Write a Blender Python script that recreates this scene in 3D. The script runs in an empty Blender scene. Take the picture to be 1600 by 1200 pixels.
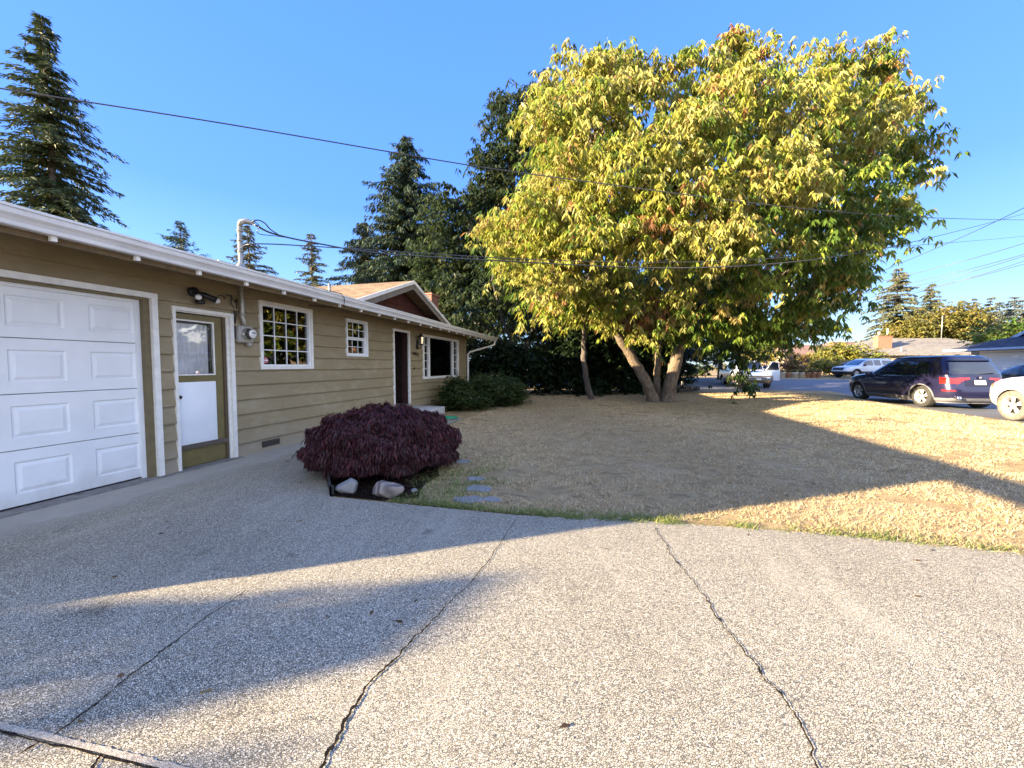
import bpy, bmesh, math, random
import numpy as np
from mathutils import Vector, Matrix
random.seed(7); rng = np.random.default_rng(7)
rad = math.radians
S = bpy.context.scene
COL = S.collection

# ------------------------------------------------------------------ camera
CAMH = 1.33; F35 = 600.0; PITCH = math.atan(29/600.); YAW = rad(14.0)
cd = bpy.data.cameras.new('camera'); cam = bpy.data.objects.new('camera', cd); COL.objects.link(cam)
cd.sensor_fit = 'HORIZONTAL'; cd.sensor_width = 36; cd.lens = 36*F35/1600.
cd.clip_start = .05; cd.clip_end = 3000
cam.location = (0, 0, CAMH); cam.rotation_euler = (rad(90)-PITCH, 0, YAW)
S.camera = cam
CF = Vector((-math.sin(YAW)*math.cos(PITCH), math.cos(YAW)*math.cos(PITCH), -math.sin(PITCH)))
CR = Vector((math.cos(YAW), math.sin(YAW), 0)); CU = CR.cross(CF)
def at(px, py, dist):
    """place surveyed from the photograph: direction of (px,py), dist metres ahead"""
    d = CF*F35 + CR*(px-800) + CU*(600-py)
    fh = Vector((-math.sin(YAW), math.cos(YAW), 0))
    return Vector((0, 0, CAMH)) + d*(dist/d.dot(fh))
def gnd(px, py, z=0.):
    d = CF*F35 + CR*(px-800) + CU*(600-py)
    return Vector((0, 0, CAMH)) + d*((z-CAMH)/d.z)

# ------------------------------------------------------------------ light
SUN_AZ = rad(31); SUN_EL = math.atan(.245)
w = bpy.data.worlds.new('World'); S.world = w; w.use_nodes = True
nt = w.node_tree; bg = nt.nodes['Background']
sky = nt.nodes.new('ShaderNodeTexSky'); sky.sky_type = 'NISHITA'; sky.sun_disc = False
sky.sun_elevation = SUN_EL; sky.sun_rotation = math.atan2(-math.cos(SUN_AZ), -math.sin(SUN_AZ)) % (2*math.pi)
sky.air_density = 1.0; sky.dust_density = .3; sky.ozone_density = 2.0
SKYNODE = sky; bg.inputs[1].default_value = .06
tcw = nt.nodes.new('ShaderNodeTexCoord'); sxw = nt.nodes.new('ShaderNodeSeparateXYZ'); nt.links.new(tcw.outputs['Generated'], sxw.inputs[0])
rmp = nt.nodes.new('ShaderNodeValToRGB'); nt.links.new(sxw.outputs[2], rmp.inputs[0])
for k_, (p_, c_) in enumerate(((0., (2.6, 3.6, 4.5)), (.07, (1.7, 2.9, 4.5)), (.16, (1.05, 2.2, 4.5)), (.34, (.50, 1.42, 4.4)), (1., (.30, .98, 4.2)))):
    if k_ > 1: rmp.color_ramp.elements.new(p_)
    rmp.color_ramp.elements[k_].position = p_; rmp.color_ramp.elements[k_].color = (*[q_*.13 for q_ in c_], 1)
sc_ = nt.nodes.new('ShaderNodeVectorMath'); sc_.operation = 'SCALE'; sc_.inputs[3].default_value = 1/.12; nt.links.new(rmp.outputs[0], sc_.inputs[0])
mxw = nt.nodes.new('ShaderNodeMix'); mxw.data_type = 'RGBA'; mxw.inputs[0].default_value = .85
nt.links.new(sky.outputs[0], mxw.inputs[6]); nt.links.new(sc_.outputs[0], mxw.inputs[7]); 
# added fill: unseen bright sky patch behind the view, lifts the shaded house front
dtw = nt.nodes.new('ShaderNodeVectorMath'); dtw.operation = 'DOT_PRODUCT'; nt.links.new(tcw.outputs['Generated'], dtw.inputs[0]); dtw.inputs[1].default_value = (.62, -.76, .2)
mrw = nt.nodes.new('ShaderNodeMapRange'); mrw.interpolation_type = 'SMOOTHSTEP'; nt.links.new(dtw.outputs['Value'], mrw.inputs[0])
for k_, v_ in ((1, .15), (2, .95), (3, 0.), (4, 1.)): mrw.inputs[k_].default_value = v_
fillw = nt.nodes.new('ShaderNodeMix'); fillw.data_type = 'RGBA'; nt.links.new(mrw.outputs[0], fillw.inputs[0]); nt.links.new(mxw.outputs[2], fillw.inputs[6]); fillw.inputs[7].default_value = (4.3, 5.0, 6.7, 1)
nt.links.new(fillw.outputs[2], bg.inputs[0])
sd = bpy.data.lights.new('sun', 'SUN'); sun = bpy.data.objects.new('sun', sd); COL.objects.link(sun)
sd.energy = 5.0; sd.angle = rad(.6); sd.color = (1, .80, .53)
sv = Vector((math.cos(SUN_AZ)*math.cos(SUN_EL), math.sin(SUN_AZ)*math.cos(SUN_EL), -math.sin(SUN_EL)))
sun.rotation_euler = sv.to_track_quat('-Z', 'Y').to_euler()
S.view_settings.view_transform = 'Standard'; S.view_settings.look = 'None'
S.view_settings.gamma = 1; S.view_settings.exposure = 2.6
S.render.engine = 'CYCLES'
S.cycles.max_bounces = 8; S.cycles.transparent_max_bounces = 12

# ------------------------------------------------------------------ materials
MATS = {}
def nodes(m):
    m.use_nodes = True; t = m.node_tree
    return t, t.nodes, t.links, t.nodes['Principled BSDF']
def mixc(t, a, b, fac, mode='MIX'):
    n = t.nodes.new('ShaderNodeMix'); n.data_type = 'RGBA'; n.blend_type = mode
    for i, v in ((6, a), (7, b)):
        if isinstance(v, (tuple, list)): n.inputs[i].default_value = (*v[:3], 1)
        else: t.links.new(v, n.inputs[i])
    if isinstance(fac, (int, float)): n.inputs[0].default_value = fac
    else: t.links.new(fac, n.inputs[0])
    return n.outputs[2]
def math_(t, op, a, b=None, c=None):
    n = t.nodes.new('ShaderNodeMath'); n.operation = op
    for i, v in enumerate((a, b, c)):
        if v is None: continue
        if isinstance(v, (int, float)): n.inputs[i].default_value = v
        else: t.links.new(v, n.inputs[i])
    return n.outputs[0]
def ramp(t, src, stops):
    n = t.nodes.new('ShaderNodeValToRGB'); e = n.color_ramp.elements
    while len(e) < len(stops): e.new(.5)
    for k, (p, c) in enumerate(stops):
        e[k].position = p; e[k].color = (*(c if isinstance(c, (tuple, list)) else (c, c, c)), 1)
    t.links.new(src, n.inputs[0]); return n.outputs[0]
def pos(t, scale=(1, 1, 1), obj=True):
    if obj:
        s = t.nodes.new('ShaderNodeTexCoord').outputs['Object']
    else: s = t.nodes.new('ShaderNodeNewGeometry').outputs['Position']
    m = t.nodes.new('ShaderNodeMapping'); m.inputs['Scale'].default_value = scale
    t.links.new(s, m.inputs[0]); return m.outputs[0]
def noise(t, v, scale, detail=4, rough=.6, dist=0):
    n = t.nodes.new('ShaderNodeTexNoise'); n.inputs['Scale'].default_value = scale
    n.inputs['Detail'].default_value = detail; n.inputs['Roughness'].default_value = rough
    n.inputs['Distortion'].default_value = dist; t.links.new(v, n.inputs['Vector']); return n.outputs[0]
def voro(t, v, scale, feat='F1'):
    n = t.nodes.new('ShaderNodeTexVoronoi'); n.feature = feat; n.inputs['Scale'].default_value = scale
    t.links.new(v, n.inputs['Vector']); return n
def bump(t, h, strength, dist, bs, prev=None):
    n = t.nodes.new('ShaderNodeBump'); n.inputs['Strength'].default_value = strength
    n.inputs['Distance'].default_value = dist; t.links.new(h, n.inputs['Height'])
    if prev: t.links.new(prev, n.inputs['Normal'])
    t.links.new(n.outputs[0], bs.inputs['Normal']); return n.outputs[0]
def M(name, col, rough=.6, metal=0., var=.18, scale=6., bstr=0., bscale=40., coat=0., spec=.5, stretch=(1, 1, 1), emit=None):
    if name in MATS: return MATS[name]
    m = bpy.data.materials.new(name); MATS[name] = m
    t, N, L, b = nodes(m); v = pos(t, stretch)
    n = noise(t, v, scale, 5)
    lo = tuple(c*(1-var) for c in col); hi = tuple(min(1, c*(1+var)) for c in col)
    L.new(mixc(t, lo, hi, ramp(t, n, [(.3, 0.), (.7, 1.)])), b.inputs['Base Color'])
    b.inputs['Roughness'].default_value = rough; b.inputs['Metallic'].default_value = metal
    b.inputs['Coat Weight'].default_value = coat; b.inputs['Specular IOR Level'].default_value = spec
    b.inputs['Coat Roughness'].default_value = .04
    if bstr: bump(t, noise(t, v, bscale, 4), bstr, .01, b)
    if emit: b.inputs['Emission Color'].default_value = (*emit[0], 1); b.inputs['Emission Strength'].default_value = emit[1]
    return m
def glass(name, tint=(.02, .025, .03), k=.25, alpha=.5):
    """window pane: partly clear, partly mirror"""
    if name in MATS: return MATS[name]
    m = bpy.data.materials.new(name); MATS[name] = m
    t, N, L, b = nodes(m); N.remove(b); out = N['Material Output']
    tr = N.new('ShaderNodeBsdfTransparent'); tr.inputs[0].default_value = (alpha, alpha, alpha, 1)
    gl = N.new('ShaderNodeBsdfGlossy'); gl.inputs['Roughness'].default_value = .01
    lw = N.new('ShaderNodeLayerWeight'); lw.inputs[0].default_value = .35
    f = math_(t, 'MULTIPLY_ADD', lw.outputs['Fresnel'], .9, k)
    f = math_(t, 'MINIMUM', f, 1.)
    nz = noise(t, pos(t), 3., 2); bp = N.new('ShaderNodeBump'); bp.inputs['Strength'].default_value = .05; bp.inputs['Distance'].default_value = .02
    L.new(nz, bp.inputs['Height']); L.new(bp.outputs[0], gl.inputs['Normal'])
    mx = N.new('ShaderNodeMixShader'); L.new(f, mx.inputs[0]); L.new(tr.outputs[0], mx.inputs[1]); L.new(gl.outputs[0], mx.inputs[2])
    L.new(mx.outputs[0], out.inputs[0]); return m
def leafmat(name, trans=.35, rough=.5):
    """leaf colour comes from the mesh attribute 'col' (hue differs leaf to leaf)"""
    if name in MATS: return MATS[name]
    m = bpy.data.materials.new(name); MATS[name] = m
    t, N, L, b = nodes(m); out = N['Material Output']
    a = N.new('ShaderNodeAttribute'); a.attribute_name = 'col'
    L.new(a.outputs['Color'], b.inputs['Base Color']); b.inputs['Roughness'].default_value = rough
    b.inputs['Specular IOR Level'].default_value = .35
    tl = N.new('ShaderNodeBsdfTranslucent')
    L.new(mixc(t, a.outputs['Color'], (1, .95, .45), .2, 'MULTIPLY'), tl.inputs[0])
    mx = N.new('ShaderNodeMixShader'); mx.inputs[0].default_value = trans
    L.new(b.outputs[0], mx.inputs[1]); L.new(tl.outputs[0], mx.inputs[2]); L.new(mx.outputs[0], out.inputs[0]); return m

# ------------------------------------------------------------------ object helpers
def tag(o, label=None, cat=None, group=None, kind=None):
    if label: o['label'] = label
    if cat: o['category'] = cat
    if group: o['group'] = group
    if kind: o['kind'] = kind
    return o
def empty(name, loc=(0, 0, 0), rz=0., label=None, cat=None, group=None):
    o = bpy.data.objects.new(name, None); COL.objects.link(o); o.location = loc; o.rotation_euler = (0, 0, rz)
    o.empty_display_size = .2
    return tag(o, label, cat, group)
class MB:
    def __init__(s): s.v = []; s.f = []; s.sm = []
    def add(s, vs, fs, smooth=False):
        n = len(s.v); s.v += [tuple(v) for v in vs]; s.f += [tuple(i+n for i in f) for f in fs]; s.sm += [smooth]*len(fs)
        return s
    def box(s, x0, x1, y0, y1, z0, z1, R=None, T=None):
        vs = [Vector((x, y, z)) for z in (z0, z1) for y in (y0, y1) for x in (x0, x1)]
        if R is not None: vs = [R @ v for v in vs]
        if T is not None: vs = [v+Vector(T) for v in vs]
        return s.add(vs, [(0, 2, 3, 1), (4, 5, 7, 6), (0, 1, 5, 4), (2, 6, 7, 3), (0, 4, 6, 2), (1, 3, 7, 5)])
    def bevbox(s, x0, x1, y0, y1, z0, z1, b=.02):
        bm = bmesh.new(); bmesh.ops.create_cube(bm, size=1)
        for v in bm.verts:
            v.co = Vector((x0 if v.co.x < 0 else x1, y0 if v.co.y < 0 else y1, z0 if v.co.z < 0 else z1))
        bmesh.ops.bevel(bm, geom=bm.edges[:], offset=b, segments=2, affect='EDGES', profile=.5)
        bm.verts.index_update(); s.add([v.co[:] for v in bm.verts], [[v.index for v in f.verts] for f in bm.faces], True); bm.free(); return s
    def prism(s, pts, axis, a, b):
        """extrude the polygon pts along axis from a to b"""
        def mk(p, q):
            return {'x': (q, p[0], p[1]), 'y': (p[0], q, p[1]), 'z': (p[0], p[1], q)}[axis]
        n = len(pts); vs = [mk(p, a) for p in pts]+[mk(p, b) for p in pts]
        return s.add(vs, [tuple(range(n))[::-1], tuple(range(n, 2*n))]+[(i, (i+1) % n, n+(i+1) % n, n+i) for i in range(n)])
    def tube(s, path, r, n=8, caps=True, smooth=True):
        path = [Vector(p) for p in path]; rs = r if hasattr(r, '__len__') else [r]*len(path)
        vs = []; up = None
        for i, p in enumerate(path):
            d = (path[min(i+1, len(path)-1)]-path[max(i-1, 0)]).normalized()
            if up is None:
                up = d.cross(Vector((0, 0, 1)) if abs(d.z) < .9 else Vector((1, 0, 0))).normalized()
            up = (up-d*up.dot(d)).normalized(); w_ = d.cross(up)
            for k in range(n):
                a = 2*math.pi*k/n; vs.append(p+(up*math.cos(a)+w_*math.sin(a))*rs[i])
        fs = []
        for i in range(len(path)-1):
            for k in range(n):
                fs.append((i*n+k, i*n+(k+1) % n, (i+1)*n+(k+1) % n, (i+1)*n+k))
        s.add(vs, fs, smooth)
        if caps:
            m_ = len(s.v)-len(vs); s.f += [tuple(m_+k for k in range(n))[::-1], tuple(m_+(len(path)-1)*n+k for k in range(n))]; s.sm += [False]*2
        return s
    def cyl(s, c, r, h, axis='z', n=20, r2=None):
        c = Vector(c); d = {'x': Vector((1, 0, 0)), 'y': Vector((0, 1, 0)), 'z': Vector((0, 0, 1))}[axis]
        return s.tube([c, c+d*h], [r, r if r2 is None else r2], n)
    def lathe(s, c, prof, axis='z', n=24, smooth=True):
        """prof: (radius, height) list"""
        vs = []
        for (r, h) in prof:
            for k in range(n):
                a = 2*math.pi*k/n; u, v_ = r*math.cos(a), r*math.sin(a)
                vs.append({'z': (u, v_, h), 'x': (h, u, v_), 'y': (v_, h, u)}[axis])
        vs = [Vector(v)+Vector(c) for v in vs]
        fs = [(i*n+k, i*n+(k+1) % n, (i+1)*n+(k+1) % n, (i+1)*n+k) for i in range(len(prof)-1) for k in range(n)]
        return s.add(vs, fs, smooth)
    def build(s, name, mat, parent=None, mats=None):
        me = bpy.data.meshes.new(name); me.from_pydata(s.v, [], s.f); me.update()
        o = bpy.data.objects.new(name, me); COL.objects.link(o)
        me.materials.append(mat)
        me.polygons.foreach_set('use_smooth', s.sm)
        bm = bmesh.new(); bm.from_mesh(me); bmesh.ops.recalc_face_normals(bm, faces=bm.faces); bm.to_mesh(me); bm.free()
        if parent: o.parent = parent
        return o
def npmesh(name, V, k, mat, parent=None, col=None, smooth=False):
    """V (n*k,3) vertices, faces of k consecutive vertices; optional colour per face"""
    V = np.asarray(V, dtype=np.float32); n = len(V)//k
    me = bpy.data.meshes.new(name); me.vertices.add(n*k); me.vertices.foreach_set('co', V.ravel())
    me.loops.add(n*k); me.loops.foreach_set('vertex_index', np.arange(n*k, dtype=np.int32))
    me.polygons.add(n); me.polygons.foreach_set('loop_start', np.arange(0, n*k, k, dtype=np.int32))
    me.polygons.foreach_set('loop_total', np.full(n, k, dtype=np.int32))
    if col is not None:
        a = me.color_attributes.new('col', 'FLOAT_COLOR', 'POINT')
        c = np.ones((n*k, 4), dtype=np.float32); c[:, :3] = np.repeat(col, k, axis=0); a.data.foreach_set('color', c.ravel())
    me.update(calc_edges=True); me.materials.append(mat)
    o = bpy.data.objects.new(name, me); COL.objects.link(o)
    if parent: o.parent = parent
    return o
def nrm(a): return a/np.maximum(np.linalg.norm(a, axis=1, keepdims=True), 1e-6)
def leaves(base, d, L, Wd, bend=.25, twist=None):
    """rhombic leaves: returns vertices (4 per leaf)"""
    n = len(base); d = nrm(d); r = nrm(rng.normal(size=(n, 3))) if twist is None else twist
    s_ = nrm(np.cross(d, r)); L = np.broadcast_to(L, n)[:, None]; Wd = np.broadcast_to(Wd, n)[:, None]
    up = nrm(np.cross(s_, d))
    V = np.empty((n, 4, 3)); V[:, 0] = base; V[:, 1] = base+d*L*.45+s_*Wd*.5; V[:, 3] = base+d*L*.45-s_*Wd*.5
    V[:, 2] = base+d*L+up*0; V[:, 2, 2] -= (L*bend)[:, 0]
    return V.reshape(-1, 3)
def palette(n, cols, wts, var=.15, key=None):
    cols = np.array(cols); i = rng.choice(len(cols), size=n, p=np.array(wts)/sum(wts)) if key is None else key
    c = cols[i]*(1+rng.normal(size=(n, 1))*var); return np.clip(c, .004, .95)
def sheet(name, poly, z, mat, step=None):
    """a flat polygonal sheet of the setting"""
    bm = bmesh.new(); vs = [bm.verts.new((x, y, z)) for x, y in poly]; bm.faces.new(vs); bm.normal_update()
    bmesh.ops.triangulate(bm, faces=bm.faces)
    me = bpy.data.meshes.new(name); bm.to_mesh(me); bm.free(); me.materials.append(mat)
    o = bpy.data.objects.new(name, me); COL.objects.link(o); o['kind'] = 'structure'
    if me.polygons[0].normal.z < 0: me.flip_normals()
    return o

# ------------------------------------------------------------------ ground
def drygrass_mat():
    m = bpy.data.materials.new('dry_grass'); t, N, L, b = nodes(m); v = pos(t, obj=False)
    big = noise(t, v, .55, 5, .6); mid = noise(t, v, 4., 5, .7); fine = noise(t, pos(t, (1, 1, 1), False), 70., 3, .8)
    c = mixc(t, (.29, .20, .10), (.47, .35, .18), ramp(t, mid, [(.32, 0.), (.68, 1.)]))
    c = mixc(t, c, (.54, .44, .27), ramp(t, big, [(.5, 0.), (.75, .6)]))
    c = mixc(t, c, (.12, .085, .05), ramp(t, noise(t, pos(t, (.5, 1.6, 1), False), 5., 7, .8, .6), [(.54, 0.), (.66, .85)]))
    c = mixc(t, c, (.05, .035, .02), ramp(t, fine, [(.55, 0.), (.78, .8)]))
    b.inputs['Roughness'].default_value = .95; b.inputs['Specular IOR Level'].default_value = .1
    L.new(c, b.inputs['Base Color'])
    h = math_(t, 'ADD', math_(t, 'MULTIPLY', mid, 1.2), fine)
    bump(t, h, .6, .03, b); return m
def aggregate_mat():
    m = bpy.data.materials.new('exposed_aggregate'); t, N, L, b = nodes(m); v = pos(t, obj=False)
    wob = t.nodes.new('ShaderNodeVectorMath'); wob.operation = 'ADD'
    vo = voro(t, v, 132.); vd = voro(t, v, 132., 'DISTANCE_TO_EDGE'); v2 = voro(t, v, 230.)
    sep = t.nodes.new('ShaderNodeSeparateColor'); L.new(vo.outputs['Color'], sep.inputs[0])
    peb = ramp(t, sep.outputs[0], [(0., (.15, .14, .12)), (.2, (.36, .335, .28)), (.42, (.47, .43, .35)), (.6, (.32, .305, .275)), (.8, (.54, .49, .40)), (1., (.62, .58, .50))])
    gap = ramp(t, vd.outputs['Distance'], [(.015, 0.), (.13, 1.)])
    c = mixc(t, (.13, .125, .115), peb, gap)
    big = noise(t, v, .8, 5, .6); c = mixc(t, c, (.55, .53, .50), ramp(t, big, [(.40, .0), (.72, .38)]), 'MULTIPLY')
    c = mixc(t, c, (.50, .47, .41), ramp(t, noise(t, pos(t, (1, .35, 1), False), 1.7, 6, .7), [(.52, 0.), (.72, .45)]))
    c = mixc(t, c, (.35, .33, .32), ramp(t, noise(t, v, 3.1, 3, .5), [(.66, 0.), (.74, .55)]), 'MULTIPLY')
    # smooth trowelled strip beside the house, ragged where the finish changes
    sx = t.nodes.new('ShaderNodeSeparateXYZ'); L.new(v, sx.inputs[0])
    edge = math_(t, 'ADD', sx.outputs[0], math_(t, 'MULTIPLY', noise(t, v, 1.6, 5, .6), .9))
    sm = ramp(t, math_(t, 'MULTIPLY_ADD', edge, 1.1, 4.75), [(.0, 1.), (.55, 0.)])
    st = mixc(t, (.22, .21, .20), (.32, .31, .295), noise(t, v, 5., 6, .7))
    c = mixc(t, c, st, sm)
    c = mixc(t, c, (1.38, 1.34, 1.19), 1., 'MULTIPLY')
    L.new(c, b.inputs['Base Color']); b.inputs['Roughness'].default_value = .85; b.inputs['Specular IOR Level'].default_value = .3
    hh = math_(t, 'MULTIPLY', gap, math_(t, 'MULTIPLY_ADD', sep.outputs[1], .6, .4))
    hh = math_(t, 'MULTIPLY', hh, math_(t, 'SUBTRACT', 1., math_(t, 'MULTIPLY', sm, .92)))
    bump(t, hh, 1., .009, b); return m
def asphalt_mat(name, c0, c1):
    m = bpy.data.materials.new(name); t, N, L, b = nodes(m); v = pos(t, obj=False)
    c = mixc(t, c0, c1, noise(t, v, 60., 3, .8)); c = mixc(t, c, (.6, .6, .6), ramp(t, noise(t, v, .35, 5), [(.4, 0.), (.7, .5)]), 'MULTIPLY')
    L.new(c, b.inputs['Base Color']); b.inputs['Roughness'].default_value = .8
    bump(t, noise(t, v, 120., 2), .3, .004, b); return m
G_DRY = drygrass_mat(); G_AGG = aggregate_mat()
G_ASP = asphalt_mat('road_asphalt', (.10, .105, .115), (.19, .195, .205))
sheet('ground', [(-400, -400), (700, -400), (700, 900), (-400, 900)], -.2, M('far_ground', (.20, .16, .08), .95, var=.3, scale=.3))
lawn_edge = [(9.35, 3.2), (9.35, 12.0), (9.5, 16.5), (9.9, 19.5), (10.3, 22.0), (10.0, 23.8), (3.0, 24.2), (-6, 25.0), (-40, 29.)]
kerb_line = [(10.15, 3.2), (10.15, 12.0), (10.4, 16.5), (10.8, 19.8), (11.6, 22.6), (12.2, 25.2), (3.0, 25.2), (-6, 25.8), (-40, 30.)]
drive_curve = [(-2.72, 3.28), (-1.8, 3.27), (-.8, 3.27), (.3, 3.40), (1.2, 3.46), (1.75, 3.49), (2.9, 3.46), (4.5, 3.38), (7.0, 3.25), (9.35, 3.2)]
sheet('lawn', drive_curve+lawn_edge[1:]+[(-40, 3.28), (-5.2, 3.28)], -.01, G_DRY)
sheet('driveway', [(-5.25, .4), (-5.25, 9.0), (-3.5, 9.0), (-3.45, 4.2), (-3.3, 3.9)]+drive_curve+[(9.35, -6), (-5.25, -6)], 0.0, G_AGG)
def strip(name, A_, B_, za, zb, mat, n=1):
    vs = []; 
    for (a, b_) in zip(A_, B_): vs += [(a[0], a[1], za), (b_[0], b_[1], zb)]
    o = MB().add(vs, [(2*i, 2*i+2, 2*i+3, 2*i+1) for i in range(len(A_)-1)], True).build(name, mat); o['kind'] = 'structure'
    if o.data.polygons[0].normal.z < 0: o.data.flip_normals()
    return o
strip('verge', lawn_edge, kerb_line, -.011, -.121, G_DRY)
strip('drive_apron', [(9.35, -6), (9.35, 3.2)], [(10.15, -6), (10.15, 3.2)], -.0, -.121, G_AGG)
sheet('side_street', [(10.15, -30), (10.15, 12.0)]+kerb_line[2:6]+[(20.5, 25.2), (21.5, -30)], -.125, G_ASP)
far_ = [(20.5, 37.), (20.5, 37.), (3.0, 38.), (-6, 39.), (-40, 44.)]
strip('road', [(20.5, 25.2), (12.2, 25.2), (3.0, 25.2), (-6, 25.8), (-40, 30.)], far_, -.126, .15, G_ASP)
sheet('far_verge', [(-40, 44.), (-6, 39.), (3, 38.), (20.5, 37), (21.5, 25), (21.5, -30), (100, -30), (150, 160), (-90, 160)], .145, G_DRY)

# cracks and joint in the driveway: narrow dirt-filled strips
M_CRK = M('crack_dirt', (.022, .019, .017), 1., var=.5, scale=60, spec=0.)
def crack(pts, w0, w1, n=60, jag=.012, seed=0):
    r = random.Random(seed); P = [Vector((x, y, 0)) for x, y in pts]
    seg = [(P[i+1]-P[i]).length for i in range(len(P)-1)]; T = sum(seg); out = []; off = 0
    for k in range(n+1):
        s_ = T*k/n; i = 0
        while i < len(seg)-1 and s_ > seg[i]: s_ -= seg[i]; i += 1
        q = P[i].lerp(P[i+1], min(1, s_/seg[i])); d = (P[i+1]-P[i]).normalized(); nn = Vector((-d.y, d.x, 0))
        off = off*.75+r.uniform(-jag, jag); ww = (w0+(w1-w0)*k/n)*(r.uniform(.5, 1.5)+(.9 if r.random() < .07 else 0))
        if k in (0, n): ww *= .2
        out.append((q+nn*(off+ww/2), q+nn*(off-ww/2)))
    b_ = MB()
    vs = [(v.x, v.y, .004) for p in out for v in p]; b_.add(vs, [(2*i, 2*i+1, 2*i+3, 2*i+2) for i in range(n)])
    o = b_.build('driveway_crack', M_CRK); o['kind'] = 'structure'; return o
def gp(*l): return [tuple(gnd(x, y)[:2]) for x, y in l]
crack(gp((495, 1210), (520, 1165), (548, 1110), (585, 1060), (640, 1005), (672, 975), (700, 945), (735, 912)), .011, .003, 110, .006, 1)
crack(gp((735, 912), (770, 868), (806, 812)), .005, .003, 30, .006, 2)
crack(gp((1025, 825), (1048, 868), (1090, 915), (1118, 960), (1150, 1000), (1185, 1045), (1228, 1095), (1262, 1150), (1280, 1210)), .005, .006, 130, .008, 3)
crack(gp((440, 880), (420, 900), (330, 960), (262, 1010), (200, 1060), (170, 1085), (125, 1118), (68, 1160)), .002, .006, 90, .006, 4)
crack(gp((157, 1180), (140, 1210)), .008, .008, 12, .004, 5)
crack(gp((-60, 1128), (10, 1147), (150, 1180), (330, 1225)), .006, .006, 60, .002, 6)
crack(gp((1130, 960), (1190, 1010), (1210, 1020)), .0015, .001, 30, .006, 8)
# raised rounded lip along the construction joint
b_ = MB(); pp = gp((-60, 1119), (10, 1138), (150, 1171), (330, 1216))
M_CRK = M('joint_concrete', (.55, .47, .34), .9, var=.4, scale=70, bstr=.8, bscale=200); r_ = random.Random(4); P_ = [Vector((*q, 0)) for q in pp]; vs = []
for i in range(3):
    for k in range(26):
        q = P_[i].lerp(P_[i+1], k/26.); d_ = (P_[i+1]-P_[i]).normalized(); nn = Vector((-d_.y, d_.x, 0))
        vs += [tuple(q+nn*(.012+r_.uniform(-.003, .004))+Vector((0, 0, .003))), tuple(q-nn*.011+Vector((0, 0, .007)))]
o = MB().add(vs, [(2*i, 2*i+1, 2*i+3, 2*i+2) for i in range(len(vs)//2-1)], True).build('joint_lip', M_CRK); o['kind'] = 'structure'

# dark planting bed under the maple
b_ = MB(); bed = [(-2.72, 3.30), (-2.1, 3.30), (-1.82, 3.45), (-1.9, 3.62), (-1.98, 3.9), (-1.95, 4.2), (-2.15, 4.6), (-2.3, 5.0), (-2.6, 5.2), (-3.4, 5.3), (-3.44, 4.2), (-3.28, 3.9)]
sheet('planting_bed', bed, .006, M('bed_soil', (.014, .010, .007), 1., var=.7, scale=30, bstr=1, bscale=80, spec=.02))

# ------------------------------------------------------------------ grass blades
def grass():
    N_ = 420000
    y = 3.3+18*rng.random(N_)**2.1; x = -3.5+rng.random(N_)*13; 
    dd = np.hypot(x, y)
    keep = (x > -3.4) & (x < 9.3) & (y < 21)
    edge = np.interp(x, [p[0] for p in drive_curve], [p[1] for p in drive_curve])
    keep &= y > edge-.035+.03*np.sin(x*7)*0
    keep &= ~((x < -2.05-.25*(y-3.5)+.08*np.sin(y*9)) & (y < 5.3)) & ~((x < -3.4) & (y < 9))
    x, y, dd = x[keep], y[keep], dd[keep]; n = len(x)
    h = (.010+.016*rng.random(n))*(1+.05*dd); wd = (.0014+.0012*rng.random(n))*(1+.22*dd)
    ex = np.interp(x, [p[0] for p in drive_curve], [p[1] for p in drive_curve])
    gmask = np.exp(-((y-ex)/.13)**2)*(.35+.6*np.exp(-((x+.6)/1.3)**2)+.65*(np.sin(x*1.3+.4)*.5+.5))+.8*np.exp(-(((x+1.7)/.5)**2+((y-4.1)/.8)**2))
    g = rng.random(n) < gmask*.8*(.4+.6*(np.sin(x*5.3)*np.sin(x*2.1+1)+1)/2+.3*rng.random(n))
    c = palette(n, [(.57, .44, .25), (.47, .35, .19), (.62, .52, .34), (.34, .25, .14)], [4, 3, 3, 1.4], .12)
    c[g] = palette(int(g.sum()), [(.10, .15, .035), (.15, .20, .05), (.30, .30, .10)], [3, 3, 2], .2)
    h = h*np.where(g, 1.8, 1.)
    bare = np.sin(x*3.1+1.7*np.sin(y*2.3))*np.sin(y*4.7+1.3*np.sin(x*1.9))+.5*np.sin(x*9.1+y*3)*np.sin(y*11-x*2); b2 = np.sin(x*13+3*np.sin(y*7))*np.sin(y*21+2*np.sin(x*8+1))+.6*np.sin(x*31+y*9)*np.sin(y*43-x*12+2); h = h*np.where((bare > .55) | (b2 > .62), .25, 1.); c = c*np.where(bare > .6, .68, 1.)[:, None]*np.where(b2 > .68, .45, 1.)[:, None]*(1+.12*np.sin(x*1.1+y*.6))[:, None]
    a = rng.random(n)*6.283; lean = rng.normal(size=(n, 2))*.9
    B = np.stack([x, y, np.full(n, -.012)], 1); s_ = np.stack([np.cos(a), np.sin(a), 0*a], 1)
    V = np.empty((n, 3, 3)); V[:, 0] = B+s_*wd[:, None]; V[:, 1] = B-s_*wd[:, None]
    V[:, 2] = B+np.stack([lean[:, 0]*h, lean[:, 1]*h, h], 1)
    o = npmesh('grass', V.reshape(-1, 3), 3, leafmat('grass_blade', .25, .8), None, c); o['kind'] = 'stuff'
    o['label'] = 'short dry straw coloured lawn grass with a green fringe along the driveway'; o['category'] = 'grass'
grass()
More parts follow.
